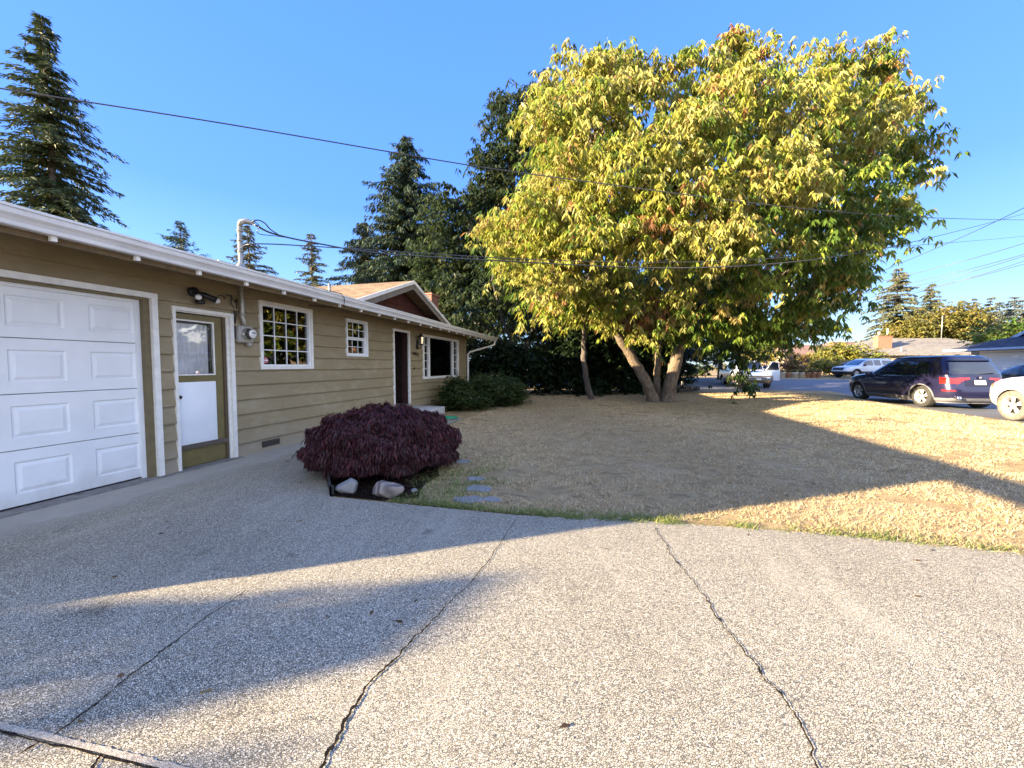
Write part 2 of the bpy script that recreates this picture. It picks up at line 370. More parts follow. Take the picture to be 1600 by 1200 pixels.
# ------------------------------------------------------------------ house
XW = -5.2; Y0, Y1 = .10, 13.62; EX = -4.5; RX = -9.3; PT = .27; RY0, RY1 = -.42, 15.1
SAG = .0075
def zr(x, y):                      # top of the roof deck above (x, y)
    return 2.55-SAG*(y-2)+PT*((EX-x) if x > RX else (EX-RX)-(RX-x))
def sidemat():
    m = bpy.data.materials.new('olive_siding'); t, N, L, b = nodes(m); v = pos(t, (1, .35, 3.), obj=False)
    c = mixc(t, (.235, .18, .095), (.32, .26, .155), noise(t, v, 6., 6, .65))
    c = mixc(t, c, (.46, .40, .28), ramp(t, noise(t, pos(t, (1, 1, 2.), False), 2.2, 6, .7), [(.5, 0.), (.8, .55)]))
    c = mixc(t, c, (.5, .46, .36), ramp(t, noise(t, pos(t, (1, .6, 1), False), 38., 3, .6), [(.73, 0.), (.77, .7)]))
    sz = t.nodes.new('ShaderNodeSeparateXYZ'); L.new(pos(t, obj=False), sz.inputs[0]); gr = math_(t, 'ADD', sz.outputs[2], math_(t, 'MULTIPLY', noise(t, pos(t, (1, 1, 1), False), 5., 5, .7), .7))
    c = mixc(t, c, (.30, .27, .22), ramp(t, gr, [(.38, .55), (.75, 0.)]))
    L.new(c, b.inputs['Base Color']); b.inputs['Roughness'].default_value = .65
    bump(t, noise(t, pos(t, (1, .15, 2), False), 60., 4, .7), .25, .004, b); return m
M_SID = sidemat()
M_TRIM = M('cream_trim', (.80, .77, .70), .55, var=.1, scale=14, bstr=.15)
M_WHITE = M('white_paint', (.78, .78, .77), .45, var=.05, scale=5)
M_VINYL = M('white_vinyl', (.80, .80, .78), .35, var=.03)
M_GUT = M('gutter_enamel', (.66, .65, .63), .35, var=.10, scale=3)
M_EAVE = M('brown_eave', (.13, .085, .035), .7, var=.25, scale=12)
M_JAMB = M('olive_trim', (.155, .12, .055), .6, var=.15, scale=14)
M_DARK = M('dark_room', (.045, .035, .03), .9)
M_BLK = M('black_iron', (.012, .012, .013), .4, var=.2)
M_GREY = M('meter_grey', (.42, .40, .36), .5, metal=.2, var=.2, scale=20)
M_STEEL = M('galvanised_pipe', (.40, .38, .32), .45, metal=.5, var=.25, scale=14)
G_WIN = glass('window_glass', k=.16, alpha=.65)
def shingle_mat(name, a, b_, c_, sx=(1, 1, 1)):
    m = bpy.data.materials.new(name); t, N, L, b = nodes(m); v = pos(t, obj=False)
    br = t.nodes.new('ShaderNodeTexBrick'); br.inputs['Scale'].default_value = 1.; br.inputs['Brick Width'].default_value = .3
    br.inputs['Row Height'].default_value = .14; br.inputs['Mortar Size'].default_value = .008; br.inputs['Bias'].default_value = 0
    for k, q in ((1, a), (2, b_), (3, c_)): br.inputs[k].default_value = (*q, 1)
    mp = t.nodes.new('ShaderNodeMapping'); mp.inputs['Scale'].default_value = sx; L.new(v, mp.inputs[0])
    L.new(mp.outputs[0], br.inputs[0])
    c = mixc(t, br.outputs[0], (.6, .55, .5), ramp(t, noise(t, v, 3., 6, .7), [(.4, 0.), (.65, .8)]), 'MULTIPLY')
    c = mixc(t, c, (.5, .5, .5), ramp(t, noise(t, v, 130., 2, .7), [(.4, 0.), (.7, .6)]), 'MULTIPLY')
    L.new(c, b.inputs['Base Color']); b.inputs['Roughness'].default_value = .9; b.inputs['Specular IOR Level'].default_value = .15
    bump(t, math_(t, 'ADD', br.outputs['Fac'], noise(t, v, 90., 2)), .5, .01, b); return m
M_ROOF = shingle_mat('composition_shingle', (.28, .205, .125), (.36, .26, .16), (.10, .07, .05))
M_SHAKE = None
house = empty('ranch_house', (XW, 7, 0), 0, 'long low olive ranch house with white garage door and lapped siding beside the driveway', 'house')
HI = Matrix.Translation((5.2, -7, 0))
def hp(o, parent=None):
    """attach a part whose mesh is in world coordinates to the house"""
    if parent is None: o.data.transform(HI); o.parent = house
    else: o.data.transform(HI); o.parent = parent
    return o
opens = [(.90, 3.42, -.1, 2.17), (3.58, 4.37, -.1, 2.06), (4.79, 5.88, 1.27, 2.33), (6.80, 7.52, 1.52, 2.29),
         (8.56, 9.38, .30, 2.25), (10.14, 12.87, .93, 2.23)]
def siding(x, ya, yb, zt, holes, sgn=1, name='siding'):
    b_ = MB(); z = -.02; H = .213; r = random.Random(5)
    while z < zt:
        z2 = min(z+H, zt); cuts = sorted({z, z2}|{h for o in holes for h in o[2:4] if z < h < z2})
        for q in range(len(cuts)-1):
            a, c = cuts[q], cuts[q+1]; mid = (a+c)/2; iv = [(ya, yb)]
            for (h0, h1, g0, g1) in holes:
                if g0 < mid < g1:
                    iv = [k for (p, s_) in iv for k in ((p, min(s_, h0)), (max(p, h1), s_)) if k[1]-k[0] > 1e-4]
            pr = lambda zz: .038-.034*(zz-z)/H
            for (p, s_) in iv:
                cutsy = [p]
                if s_-p > 3:                       # butt joints between boards
                    k = p+r.uniform(.8, 2.6)
                    while k < s_-.5: cutsy += [k-.0012, k+.0012]; k += r.uniform(2.4, 3.7)
                cutsy.append(s_)
                for j in range(0, len(cutsy), 2):
                    y_, yy = cutsy[j], cutsy[j+1]
                    vs = [(x-.01*sgn, y_, a), (x-.01*sgn, yy, a), (x-.01*sgn, yy, c), (x-.01*sgn, y_, c),
                          (x+sgn*pr(a), y_, a), (x+sgn*pr(a), yy, a), (x+sgn*pr(c), yy, c), (x+sgn*pr(c), y_, c)]
                    b_.add(vs, [(0, 3, 2, 1), (4, 5, 6, 7), (0, 1, 5, 4), (1, 2, 6, 5), (2, 3, 7, 6), (3, 0, 4, 7)])
        z = z2
    return b_
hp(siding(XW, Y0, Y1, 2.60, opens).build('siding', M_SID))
# solid shell behind the boards: end walls, back wall, ceiling, interior walls
b_ = MB()
b_.prism([(XW-.012, 0), (XW-.012, 2.60), (RX, 3.68), (-13.4, 2.55), (-13.4, 0)], 'y', Y0, Y0+.12)
b_.prism([(XW-.012, 0), (XW-.012, 2.58), (RX, 3.6), (-13.4, 2.45), (-13.4, 0)], 'y', Y1-.12, Y1)
b_.box(-13.5, -13.41, Y0, Y1, 0, 2.4)
hp(b_.build('end_wall', M_SID))
b_ = MB()
b_.box(-9.2, -9.1, Y0+.13, Y1-.13, 0.02, 2.36); b_.box(-9.09, XW-.03, Y0+.13, Y1-.13, 2.385, 2.42)
b_.box(-9.09, XW-.02, 3.46, 3.52, .02, 2.38); b_.box(-9.09, XW-.02, 8.2, 8.26, .02, 2.38)
b_.box(-9.09, XW-.02, 3.53, Y1-.14, .25, .31)
hp(b_.build('interior_wall', M('interior_plaster', (.11, .09, .07), .9)))
# inner faces around the boards so that no light leaks in
b_ = MB()
for z0_, z1_, iv in ((-.02, 2.40, [(Y0+.1, .9), (3.42, 3.58), (4.37, 4.79), (5.88, 6.80), (7.52, 8.56), (9.38, 10.14), (12.87, Y1-.13)]),):
    for p, s_ in iv: b_.box(XW-.05, XW-.012, p, s_, z0_, z1_)
for (p, s_, g0, g1) in opens[:]:
    b_.box(XW-.05, XW-.012, p, s_, g1, 2.40)
    if g0 > 0: b_.box(XW-.05, XW-.012, p, s_, -.02, g0)
hp(b_.build('wall_sheathing', M_DARK))

# ---- garage door
gx = XW-.09
def frame(b_, x0, x1, ya, yb, za, zb, wd, bottom=True):
    b_.box(x0, x1, ya, ya+wd, za, zb-wd); b_.box(x0, x1, yb-wd, yb, za, zb-wd); b_.box(x0, x1, ya, yb, zb-wd, zb)
    if bottom: b_.box(x0, x1, ya+wd, yb-wd, za, za+wd)
tr = MB(); tr.box(XW+.0, XW+.045, 3.36, 3.42, -.0, 2.11); tr.box(XW, XW+.045, .90, .96, 0, 2.11); tr.box(XW, XW+.047, .90, 3.42, 2.11, 2.17)
gd = empty('garage_door', (0, 0, 0)); gd.parent = house
def gdp(o): o.data.transform(HI); o.parent = gd; return o
gdp(tr.build('casing', M_TRIM))
jb = MB(); jb.box(gx-.02, XW-.001, 3.30, 3.359, 0, 2.11); jb.box(gx-.02, XW-.001, .961, 1.02, 0, 2.11); jb.box(gx-.02, XW-.001, 1.021, 3.299, 2.085, 2.109)
gdp(jb.build('jamb', M_JAMB))
st = MB(); st.box(gx, gx+.03, 3.26, 3.299, 0, 2.084); st.box(gx, gx+.03, 1.021, 1.06, 0, 2.084); st.box(gx, gx+.03, 1.061, 3.259, 2.05, 2.084)
gdp(st.build('stop_moulding', M_WHITE))
M_GDOOR = M('garage_door_enamel', (.80, .80, .79), .4, var=.05, scale=3, bstr=.12, bscale=220)
t_ = M_GDOOR.node_tree; b0_ = t_.nodes['Principled BSDF']; l0_ = b0_.inputs['Base Color'].links[0].from_socket; sz_ = t_.nodes.new('ShaderNodeSeparateXYZ'); t_.links.new(pos(t_, obj=False), sz_.inputs[0])
gr_ = math_(t_, 'ADD', sz_.outputs[2], math_(t_, 'MULTIPLY', noise(t_, pos(t_, (1, 1, .5), False), 6., 6, .7), .5)); t_.links.new(mixc(t_, l0_, (.50, .47, .42), ramp(t_, gr_, [(.22, .55), (.48, 0.)])), b0_.inputs['Base Color'])
sec = [.025, .545, 1.065, 1.585, 2.085]; wcols = [(1.0+.02+.58*k+.10, 1.0+.02+.58*k+.10+.395) for k in range(4)]
for k in range(4):
    b_ = MB(); z0_, z1_ = sec[k]+.004, sec[k+1]-.004; X = gx
    ys = [1.03]+[q for c in wcols for q in c]+[3.30]; zs = [z0_, z0_+.105, z1_-.105, z1_]
    # front skin with four raised-and-recessed rectangular panels
    for i in range(len(ys)-1):
        for j in range(3):
            if i % 2 == 1 and j == 1:
                ya, yb, za, zb = ys[i], ys[i+1], zs[j], zs[j+1]; lv = [(0, 0), (.012, -.012), (.022, -.012), (.05, -.002)]
                rings = [[(X+dx, ya+o_, za+o_), (X+dx, yb-o_, za+o_), (X+dx, yb-o_, zb-o_), (X+dx, ya+o_, zb-o_)] for o_, dx in lv]
                vs = [p for rg in rings for p in rg]; fs = [(q*4+e, q*4+(e+1) % 4, q*4+4+(e+1) % 4, q*4+4+e) for q in range(3) for e in range(4)]+[(12, 13, 14, 15)]
                b_.add(vs, fs)
            else: b_.add([(X, ys[i], zs[j]), (X, ys[i+1], zs[j]), (X, ys[i+1], zs[j+1]), (X, ys[i], zs[j+1])], [(0, 1, 2, 3)])
    b_.add([(X, 1.03, z0_), (X, 3.3, z0_), (X-.04, 3.3, z0_-.0), (X-.04, 1.03, z0_)], [(0, 1, 2, 3)])
    b_.add([(X, 1.03, z1_), (X, 3.3, z1_), (X-.04, 3.3, z1_), (X-.04, 1.03, z1_)], [(0, 1, 2, 3)])
    gdp(b_.build('door_panel', M_GDOOR))
b_ = MB(); b_.box(gx-.03, gx-.005, 1.03, 3.29, 0.0, .024); gdp(b_.build('weather_seal', M_BLK))
b_ = MB(); b_.box(gx-.08, gx-.05, 1.0, 3.32, 0, 2.15); gdp(b_.build('door_backing', M_DARK))
b_ = MB(); b_.box(gx-.1, XW+.10, .9, 4.4, -.05, .012); hp(b_.build('threshold_slab', M('threshold_concrete', (.20, .19, .175), .9, var=.35, scale=9, bstr=.4)))

# ---- side door
sdp = empty('side_door'); sdp.parent = house
def sp(o): o.data.transform(HI); o.parent = sdp; return o
b_ = MB(); b_.box(XW, XW+.04, 3.58, 3.615, 0, 2.015); b_.box(XW, XW+.04, 4.315, 4.37, 0, 2.015); b_.box(XW, XW+.042, 3.58, 4.37, 2.015, 2.06)
b_.box(XW-.02, XW-.001, 4.29, 4.316, 0, 2.0); b_.box(XW-.02, XW-.001, 3.60, 4.316, 2.0, 2.02)
sp(b_.build('casing', M_TRIM))
b_ = MB(); b_.box(XW-.13, XW-.021, 4.25, 4.31, .0, 2.0); b_.box(XW-.13, XW-.021, 3.59, 3.612, 0, 2.0); sp(b_.build('jamb', M('brown_jamb', (.09, .06, .03), .7)))
dx0, dx1 = XW-.085, XW-.045
b_ = MB(); b_.box(dx0, dx1, 3.612, 3.655, .02, 1.99); b_.box(dx0, dx1, 4.13, 4.25, .02, 1.99); b_.box(dx0, dx1, 3.655, 4.13, 1.90, 1.99)
b_.box(dx0, dx1, 3.655, 4.13, .02, 1.215)
sp(b_.build('door_leaf', M('olive_door', (.17, .135, .05), .5, var=.15, scale=8, bstr=.1)))
b_ = MB(); frame(b_, dx1, dx1+.012, 3.64, 4.14, 1.20, 1.915, .018); sp(b_.build('glazing_bead', M_TRIM))
b_ = MB(); b_.box(dx0+.015, dx0+.02, 3.658, 4.128, 1.218, 1.898); sp(b_.build('window_pane', glass('thin_pane', k=.03, alpha=.985)))
b_ = MB(); n = 60; vs = []
for i in range(n+1):
    y = 3.66+.44*i/n; q = .008*math.sin(i*.9)+.006*math.sin(i*.37+1); vs += [(dx0-.012+q, y, 1.22), (dx0-.012+q*.5, y, 1.87)]
b_.add(vs, [(2*i, 2*i+2, 2*i+3, 2*i+1) for i in range(n)], True)
sp(b_.build('curtain', M('white_curtain', (.78, .78, .76), .9, var=.08, scale=15)))
b_ = MB(); b_.bevbox(dx1+.001, dx1+.010, 3.632, 4.14, .25, 1.115, .003); sp(b_.build('kick_panel', M('white_panel', (.84, .86, .88), .35, var=.04, scale=4)))
b_ = MB(); b_.lathe((dx1+.01, 3.652, .93), [(.0, .05), (.018, .048), (.024, .035), (.018, .02), (.010, .014), (.010, 0)], 'x', 16); sp(b_.build('door_knob', M('bronze_knob', (.05, .035, .025), .35, metal=.8)))

# ---- windows
def window(name, ya, yb, za, zb, tw, parts):
    wr = empty(name); wr.parent = house
    def wp(o): o.data.transform(HI); o.parent = wr; return o
    b_ = MB(); frame(b_, XW-.03, XW+.043, ya, yb, za, zb, tw); wp(b_.build('frame', M_TRIM if parts != 'v' else M_VINYL)); return wr, wp
def muntins(b_, x, ya, yb, za, zb, nc, nr, t_=.008):
    for i in range(1, nc): y = ya+(yb-ya)*i/nc; b_.box(x-.004, x+.004, y-t_, y+t_, za, zb)
    for j in range(1, nr):
        z = za+(zb-za)*j/nr
        for i in range(nc):
            p, q = ya+(yb-ya)*i/nc, ya+(yb-ya)*(i+1)/nc; b_.box(x-.0039, x+.0039, p+(t_ if i else 0), q-(t_ if i < nc-1 else 0), z-t_, z+t_)
wr, wp = window('gridded_window', 4.79, 5.88, 1.27, 2.33, .045, '')
b_ = MB(); frame(b_, XW-.04, XW+.02, 4.836, 5.834, 1.316, 2.284, .03); wp(b_.build('sash', M_VINYL))
b_ = MB(); muntins(b_, XW-.012, 4.867, 5.803, 1.347, 2.253, 4, 4); wp(b_.build('muntin_grid', M_VINYL))
b_ = MB(); b_.box(XW-.026, XW-.022, 4.86, 5.81, 1.34, 2.26); wp(b_.build('window_pane', G_WIN))
b_ = MB(); b_.cyl((XW-.0205, 4.935, 1.41), .047, .002, 'x', 8); stk = wp(b_.build('alarm_sticker', M('sticker_red', (.55, .03, .05), .5)))
b_ = MB(); b_.box(XW-.018, XW-.0165, 4.902, 4.968, 1.397, 1.423); b_.box(XW-.018, XW-.0165, 4.915, 4.955, 1.375, 1.381); b_.box(XW-.018, XW-.0165, 4.915, 4.955, 1.437, 1.443)
o = b_.build('sticker_band', M_WHITE); o.data.transform(HI); o.parent = wr
wr, wp = window('double_hung_window', 6.80, 7.52, 1.52, 2.29, .035, 'v')
b_ = MB(); frame(b_, XW-.03, XW+.022, 6.836, 7.484, 1.895, 2.254, .028); frame(b_, XW-.045, XW+.008, 6.836, 7.46, 1.556, 1.893, .03); b_.box(XW-.045, XW+.015, 7.461, 7.484, 1.556, 1.893)
wp(b_.build('sash', M_VINYL))
b_ = MB(); muntins(b_, XW-.01, 6.865, 7.455, 1.924, 2.225, 3, 2, .006); muntins(b_, XW-.022, 6.867, 7.429, 1.587, 1.862, 3, 2, .006); wp(b_.build('muntin_grid', M_VINYL))
b_ = MB(); b_.box(XW-.022, XW-.018, 6.86, 7.46, 1.92, 2.23); b_.box(XW-.035, XW-.031, 6.86, 7.435, 1.58, 1.87); wp(b_.build('window_pane', G_WIN))
wr, wp = window('picture_window', 10.14, 12.87, .93, 2.23, .07, '')
b_ = MB()
for y in (10.52, 12.35): b_ = MB(); b_.box(XW-.03, XW+.03, y, y+.075, 1.001, 2.159); wp(b_.build('mullion', M_TRIM))
for (p, q) in ((10.212, 10.518), (12.427, 12.798)):
    for j in range(1, 5): z = 1.0+1.16*j/5; b_ = MB(); b_.box(XW-.01, XW+.004, p, q, z-.008, z+.008); wp(b_.build('muntin', M_TRIM))
b_ = MB(); b_.box(XW-.026, XW-.022, 10.2, 12.8, .99, 2.17); wp(b_.build('window_pane', G_WIN))

# ---- open front door
fd = empty('front_door'); fd.parent = house
def fp(o): o.data.transform(HI); o.parent = fd; return o
b_ = MB(); b_.box(XW, XW+.045, 8.56, 8.61, .3, 2.19); b_.box(XW, XW+.045, 9.32, 9.38, .3, 2.19); b_.box(XW, XW+.047, 8.56, 9.38, 2.19, 2.25); fp(b_.build('casing', M_TRIM))
b_ = MB(); b_.box(XW-.16, XW-.001, 9.29, 9.33, .32, 2.185); b_.box(XW-.16, XW-.001, 8.58, 8.611, .32, 2.185); fp(b_.build('jamb', M('dark_red_jamb', (.05, .022, .018), .5)))
b_ = MB(); b_.box(XW-.95, XW-.17, 9.31, 9.35, .33, 2.17); fp(b_.build('door_leaf', M('dark_door', (.03, .018, .015), .4)))
b_ = MB(); b_.box(XW-.16, XW+.06, 8.56, 9.38, .26, .30); fp(b_.build('sill', M('worn_wood', (.22, .19, .15), .8, var=.3)))

# ---- roof, eave, gutter
def slab(x0, x1, y0, y1, dz0, dz1, ny=1):
    b_ = MB(); ys = [y0+(y1-y0)*i/ny for i in range(ny+1)]
    for i in range(ny):
        a, c = ys[i], ys[i+1]
        vs = [(x, y, zr(x, y)+dz) for dz in (dz0, dz1) for y in (a, c) for x in (x0, x1)]
        b_.add(vs, [(0, 2, 3, 1), (4, 5, 7, 6), (0, 1, 5, 4), (2, 6, 7, 3), (0, 4, 6, 2), (1, 3, 7, 5)])
    return b_
b_ = slab(RX, EX-.01, RY0, RY1, -.05, 0); b_.v += []; 
r_ = slab(RX-4.8, RX-.0005, RY0, RY1, -.05, 0); b_.add(r_.v, r_.f)
# ragged laps of the first shingle courses
for k in range(14):
    x1 = EX+.03-k*.14
    q = slab(x1-.16, x1, RY0, RY1, .002+.0005*k, .012+.0005*k); b_.add(q.v, q.f)
roof = hp(b_.build('roof', M_ROOF))
b_ = slab(XW-.005, EX-.03, RY0, RY1, -.075, -.052); hp(b_.build('soffit', M_EAVE))
b_ = MB(); b_.add([(x, y, zr(EX, y)+dz) for dz in (-.20, -.01) for y in (RY0, RY1) for x in (EX-.028, EX-.004)], [(0, 2, 3, 1), (4, 5, 7, 6), (0, 1, 5, 4), (2, 6, 7, 3), (0, 4, 6, 2), (1, 3, 7, 5)])
hp(b_.build('fascia', M_EAVE))
b_ = MB()
y = RY0+.25; ends = MB()
while y < RY1-.1:
    z = zr(EX, y)
    b_.prism([(XW+.0, zr(XW, y)-.076), (EX-.03, z-.076), (EX-.03, z-.18), (XW, zr(XW, y)-.20)], 'y', y-.02, y+.02); hp(b_.build('rafter_tail', M_EAVE), roof); b_ = MB()
    y += .585
# K-style gutter
prof = [(0, -.01), (0, -.135), (.075, -.135), (.08, -.128), (.084, -.10), (.098, -.075), (.118, -.052), (.122, -.03), (.122, -.012), (.135, -.008), (.135, .012), (.128, .012), (.127, -.004), (.012, -.004)]
gut = MB(); n = len(prof); ny = 12; vs = []
for i in range(ny+1):
    y = RY0-.02+(RY1+.04-RY0)*i/ny; z = zr(EX, y)-.012; wv = .004*math.sin(i*2.1)
    vs += [(EX-.003+a, y, z+b+wv) for a, b in prof]
gut.add(vs, [(i*n+k, i*n+(k+1) % n, (i+1)*n+(k+1) % n, (i+1)*n+k) for i in range(ny) for k in range(n)]+[tuple(range(n)), tuple(ny*n+k for k in range(n))[::-1]])
gut = hp(gut.build('gutter', M_GUT))
y = RY0+.30
while y < RY1-.2:
    z = zr(EX, y)-.147; b_ = MB(); b_.box(EX+.005, EX+.045, y-.018, y+.018, z-.045, z-.0005)
    hp(b_.build('gutter_bracket', M_TRIM), gut); y += .585
b_ = MB(); z = zr(EX, 15)-.15; b_.tube([(EX+.05, 14.95, z+.01), (EX+.05, 14.95, z-.10), (EX-.02, 14.85, z-.17), (XW+.12, Y1+.16, z-.46), (XW+.07, Y1+.07, z-.56), (XW+.07, Y1+.07, .05)], .038, 10)
hp(b_.build('downspout', M_TRIM))
b_ = MB(); b_.box(XW, XW+.022, Y1-.02, Y1+.03, -.01, 2.45); hp(b_.build('corner_board', M_SID))

# ---- entry gable
GXF = -4.98; GP = (9.28, 3.50); GL = (6.75, 2.58); GR = (11.75, 2.56)
gb = empty('entry_gable'); gb.parent = house
def gq(o): o.data.transform(HI); o.parent = gb; return o
b_ = MB()
for (a, c) in ((GL, GP), (GP, GR)):
    d = Vector((c[0]-a[0], c[1]-a[1])).normalized(); nn = Vector((-d.y, d.x))
    if a == GL: e0, e1 = Vector(a), Vector(c)
    else: e0, e1 = Vector(a), Vector(c)
    vs = [];
    for x in (GXF, -8.9):
        for (e, s_) in ((e0, 0), (e1, 0)):
            for h in (0, .05): vs.append((x, e.x, e.y+h))
    b_.add(vs, [(0, 1, 3, 2), (4, 6, 7, 5), (0, 4, 5, 1), (2, 3, 7, 6), (1, 5, 7, 3), (0, 2, 6, 4)])
gq(b_.build('roof', M_ROOF))
b_ = MB()
for (a, c) in ((GL, GP), (GP, GR)):
    vs = [(x, e[0], e[1]+h) for x in (GXF+.001, GXF+.03) for e in (a, c) for h in (-.03, .055)]
    b_.add(vs, [(0, 1, 3, 2), (4, 6, 7, 5), (0, 4, 5, 1), (2, 3, 7, 6), (1, 5, 7, 3), (0, 2, 6, 4)])
gq(b_.build('barge_board', M_GUT))
b_ = MB()
for (a, c) in ((GL, GP), (GP, GR)):
    vs = [(x, e[0], e[1]+h) for x in (GXF-.03, GXF-.001) for e in (a, c) for h in (-.17, -.0)]
    b_.add(vs, [(0, 1, 3, 2), (4, 6, 7, 5), (0, 4, 5, 1), (2, 3, 7, 6), (1, 5, 7, 3), (0, 2, 6, 4)])
gq(b_.build('rake_soffit', M('weathered_grey', (.16, .14, .12), .8)))
def shake_mat():
    m = bpy.data.materials.new('red_shake'); t, N, L, b = nodes(m)
    c = mixc(t, (.045, .011, .008), (.10, .028, .02), noise(t, pos(t, (1, 9, 2), False), 1.7, 4, .7)); L.new(c, b.inputs['Base Color'])
    b.inputs['Roughness'].default_value = .85; return m
b_ = MB(); r = random.Random(3); gx2 = -5.45; z = 2.62
while z < 3.45:
    y = 7.0
    while y < 11.5:
        ww = r.uniform(.09, .2); zz = z+.17
        lim = lambda yy: GP[1]-.02-(GP[1]-GL[1])/(GP[0]-GL[0])*abs(yy-GP[0])
        top = min(zz, lim(y), lim(y+ww))
        if top > z+.03:
            q = r.uniform(-.012, .006); e = .012+r.uniform(0, .008)
            b_.add([(gx2, y, z+q), (gx2, y+ww-.006, z+q), (gx2, y+ww-.006, top), (gx2, y, top), (gx2+e+.012, y, z+q), (gx2+e+.012, y+ww-.006, z+q), (gx2+.004, y+ww-.006, top), (gx2+.004, y, top)],
                   [(4, 5, 6, 7), (0, 1, 5, 4), (1, 2, 6, 5), (3, 0, 4, 7), (2, 3, 7, 6)])
        y += ww
    z += .165
b_.prism([(6.9, 2.6), (9.28, 3.46), (11.6, 2.6)], 'x', gx2-.08, gx2-.002)
gq(b_.build('shake_wall', shake_mat()))
b_ = MB(); b_.prism([(GL[0], 2.60), (9.28, 3.49), (GR[0], 2.6)], 'x', -8.95, -8.92); gq(b_.build('back_wall', M_DARK))

# ---- chimney, flue, vents
def brickmat(name, a, b2, mortar, s_=1.):
    m = bpy.data.materials.new(name); t, N, L, b = nodes(m); v = pos(t, obj=False)
    sx = t.nodes.new('ShaderNodeSeparateXYZ'); L.new(v, sx.inputs[0]); cb = t.nodes.new('ShaderNodeCombineXYZ')
    L.new(math_(t, 'ADD', sx.outputs[0], sx.outputs[1]), cb.inputs[0]); L.new(sx.outputs[2], cb.inputs[1])
    br = t.nodes.new('ShaderNodeTexBrick'); L.new(cb.outputs[0], br.inputs[0]); br.inputs['Scale'].default_value = s_
    br.inputs['Brick Width'].default_value = .21; br.inputs['Row Height'].default_value = .075; br.inputs['Mortar Size'].default_value = .008
    for k, q in ((1, a), (2, b2), (3, mortar)): br.inputs[k].default_value = (*q, 1)
    L.new(br.outputs[0], b.inputs['Base Color']); b.inputs['Roughness'].default_value = .9; bump(t, br.outputs['Fac'], -.5, .01, b); return m
M_BRK = brickmat('chimney_brick', (.30, .09, .055), (.20, .055, .035), (.30, .26, .22))
ch = MB(); ch.box(-7.35, -6.70, 13.9, 14.55, 2.7, 4.08); ch.box(-7.38, -6.67, 13.87, 14.58, 4.081, 4.16)
ch = hp(ch.build('chimney', M_BRK), roof)
b_ = MB(); b_.cyl((-7.9, 14.75, 3.4), .13, .9, n=16); b_.cyl((-7.9, 14.75, 4.31), .19, .22, n=16); b_.lathe((-7.9, 14.75, 4.57), [(.21, 0), (.02, .08)], n=16)
hp(b_.build('flue_cap', M('flue_steel', (.6, .62, .64), .35, metal=.8, var=.1)), roof)
b_ = MB(); b_.cyl((-6.6, 8.1, 2.9), .035, .42, n=10); hp(b_.build('vent_pipe', M_STEEL), roof)
b_ = MB(); b_.box(-5.2, -5.0, 4.05, 4.3, 2.66, 2.72); hp(b_.build('roof_vent', M_STEEL), roof)

# ---- floodlight, meter, mast
fl = empty('floodlight'); fl.parent = house
def flp(o): o.data.transform(HI); o.parent = fl; return o
b_ = MB(); b_.lathe((XW+.025, 3.83, 2.27), [(0, .055), (.05, .055), (.062, .04), (.062, 0)], 'x', 20); b_.tube([(XW+.06, 3.83, 2.27), (XW+.10, 3.83, 2.24)], .015, 8)
b_.bevbox(XW+.05, XW+.13, 3.83, 3.92, 2.12, 2.18, .02); b_.tube([(XW+.05, 3.85, 2.25), (XW+.09, 3.87, 2.17)], .012, 8)
flp(b_.build('base_plate', M_BLK))
for (a, c) in (((XW+.07, 3.80, 2.26), (XW+.20, 3.77, 2.19)), ((XW+.07, 3.86, 2.27), (XW+.16, 4.03, 2.19))):
    a = Vector(a); c = Vector(c); d = (c-a).normalized()
    b_ = MB(); b_.tube([a, a+d*.03, a+d*.07, c-d*.0], [.016, .022, .036, .040], 14); h_ = flp(b_.build('lamp_head', M_BLK))
    b_ = MB(); b_.tube([c-d*.005, c+d*.02, c+d*.04, c+d*.05], [.037, .034, .022, .004], 14); o = b_.build('bulb', M('frosted_bulb', (.75, .72, .68), .3)); o.data.transform(HI); o.parent = fl
mt = empty('electric_meter'); mt.parent = house
def mp_(o): o.data.transform(HI); o.parent = mt; return o
b_ = MB(); b_.bevbox(XW+.03, XW+.10, 4.40, 4.62, 1.66, 1.90, .008); b_.box(XW+.101, XW+.112, 4.42, 4.60, 1.675, 1.885); b_.box(XW+.04, XW+.09, 4.55, 4.60, 1.62, 1.66); mp_(b_.build('meter_box', M_GREY))
b_ = MB(); b_.lathe((XW+.112, 4.51, 1.785), [(.088, 0), (.088, .02), (.078, .028), (.078, .05)], 'x', 28); mp_(b_.build('meter_ring', M('bright_ring', (.5, .49, .46), .3, metal=.8)))
b_ = MB(); b_.lathe((XW+.135, 4.51, 1.785), [(.074, 0), (.074, .07), (.066, .085)], 'x', 28); mp_(b_.build('meter_drum', M('meter_dark', (.06, .055, .055), .15, spec=.8)))
b_ = MB(); b_.lathe((XW+.215, 4.51, 1.785), [(.066, 0), (.05, .012), (0, .016)], 'x', 28); mp_(b_.build('meter_face', M('meter_face', (.72, .70, .66), .2)))
b_ = MB(); b_.box(XW+.2290, XW+.2325, 4.485, 4.535, 1.790, 1.806); mp_(b_.build('meter_display', M_BLK))
b_ = MB(); cx, cy = XW+.085, 4.47
b_.tube([(cx-.0, 4.50, 1.89), (cx, 4.49, 1.96), (cx, cy, 2.02), (cx, cy, 3.33)], .030, 14); b_.tube([(cx, cy, 2.035), (cx, cy, 2.075)], .040, 14)
for z in (2.78, 2.95, 3.1, 3.24): b_.tube([(cx, cy, z), (cx, cy, z+.012)], .039, 14)
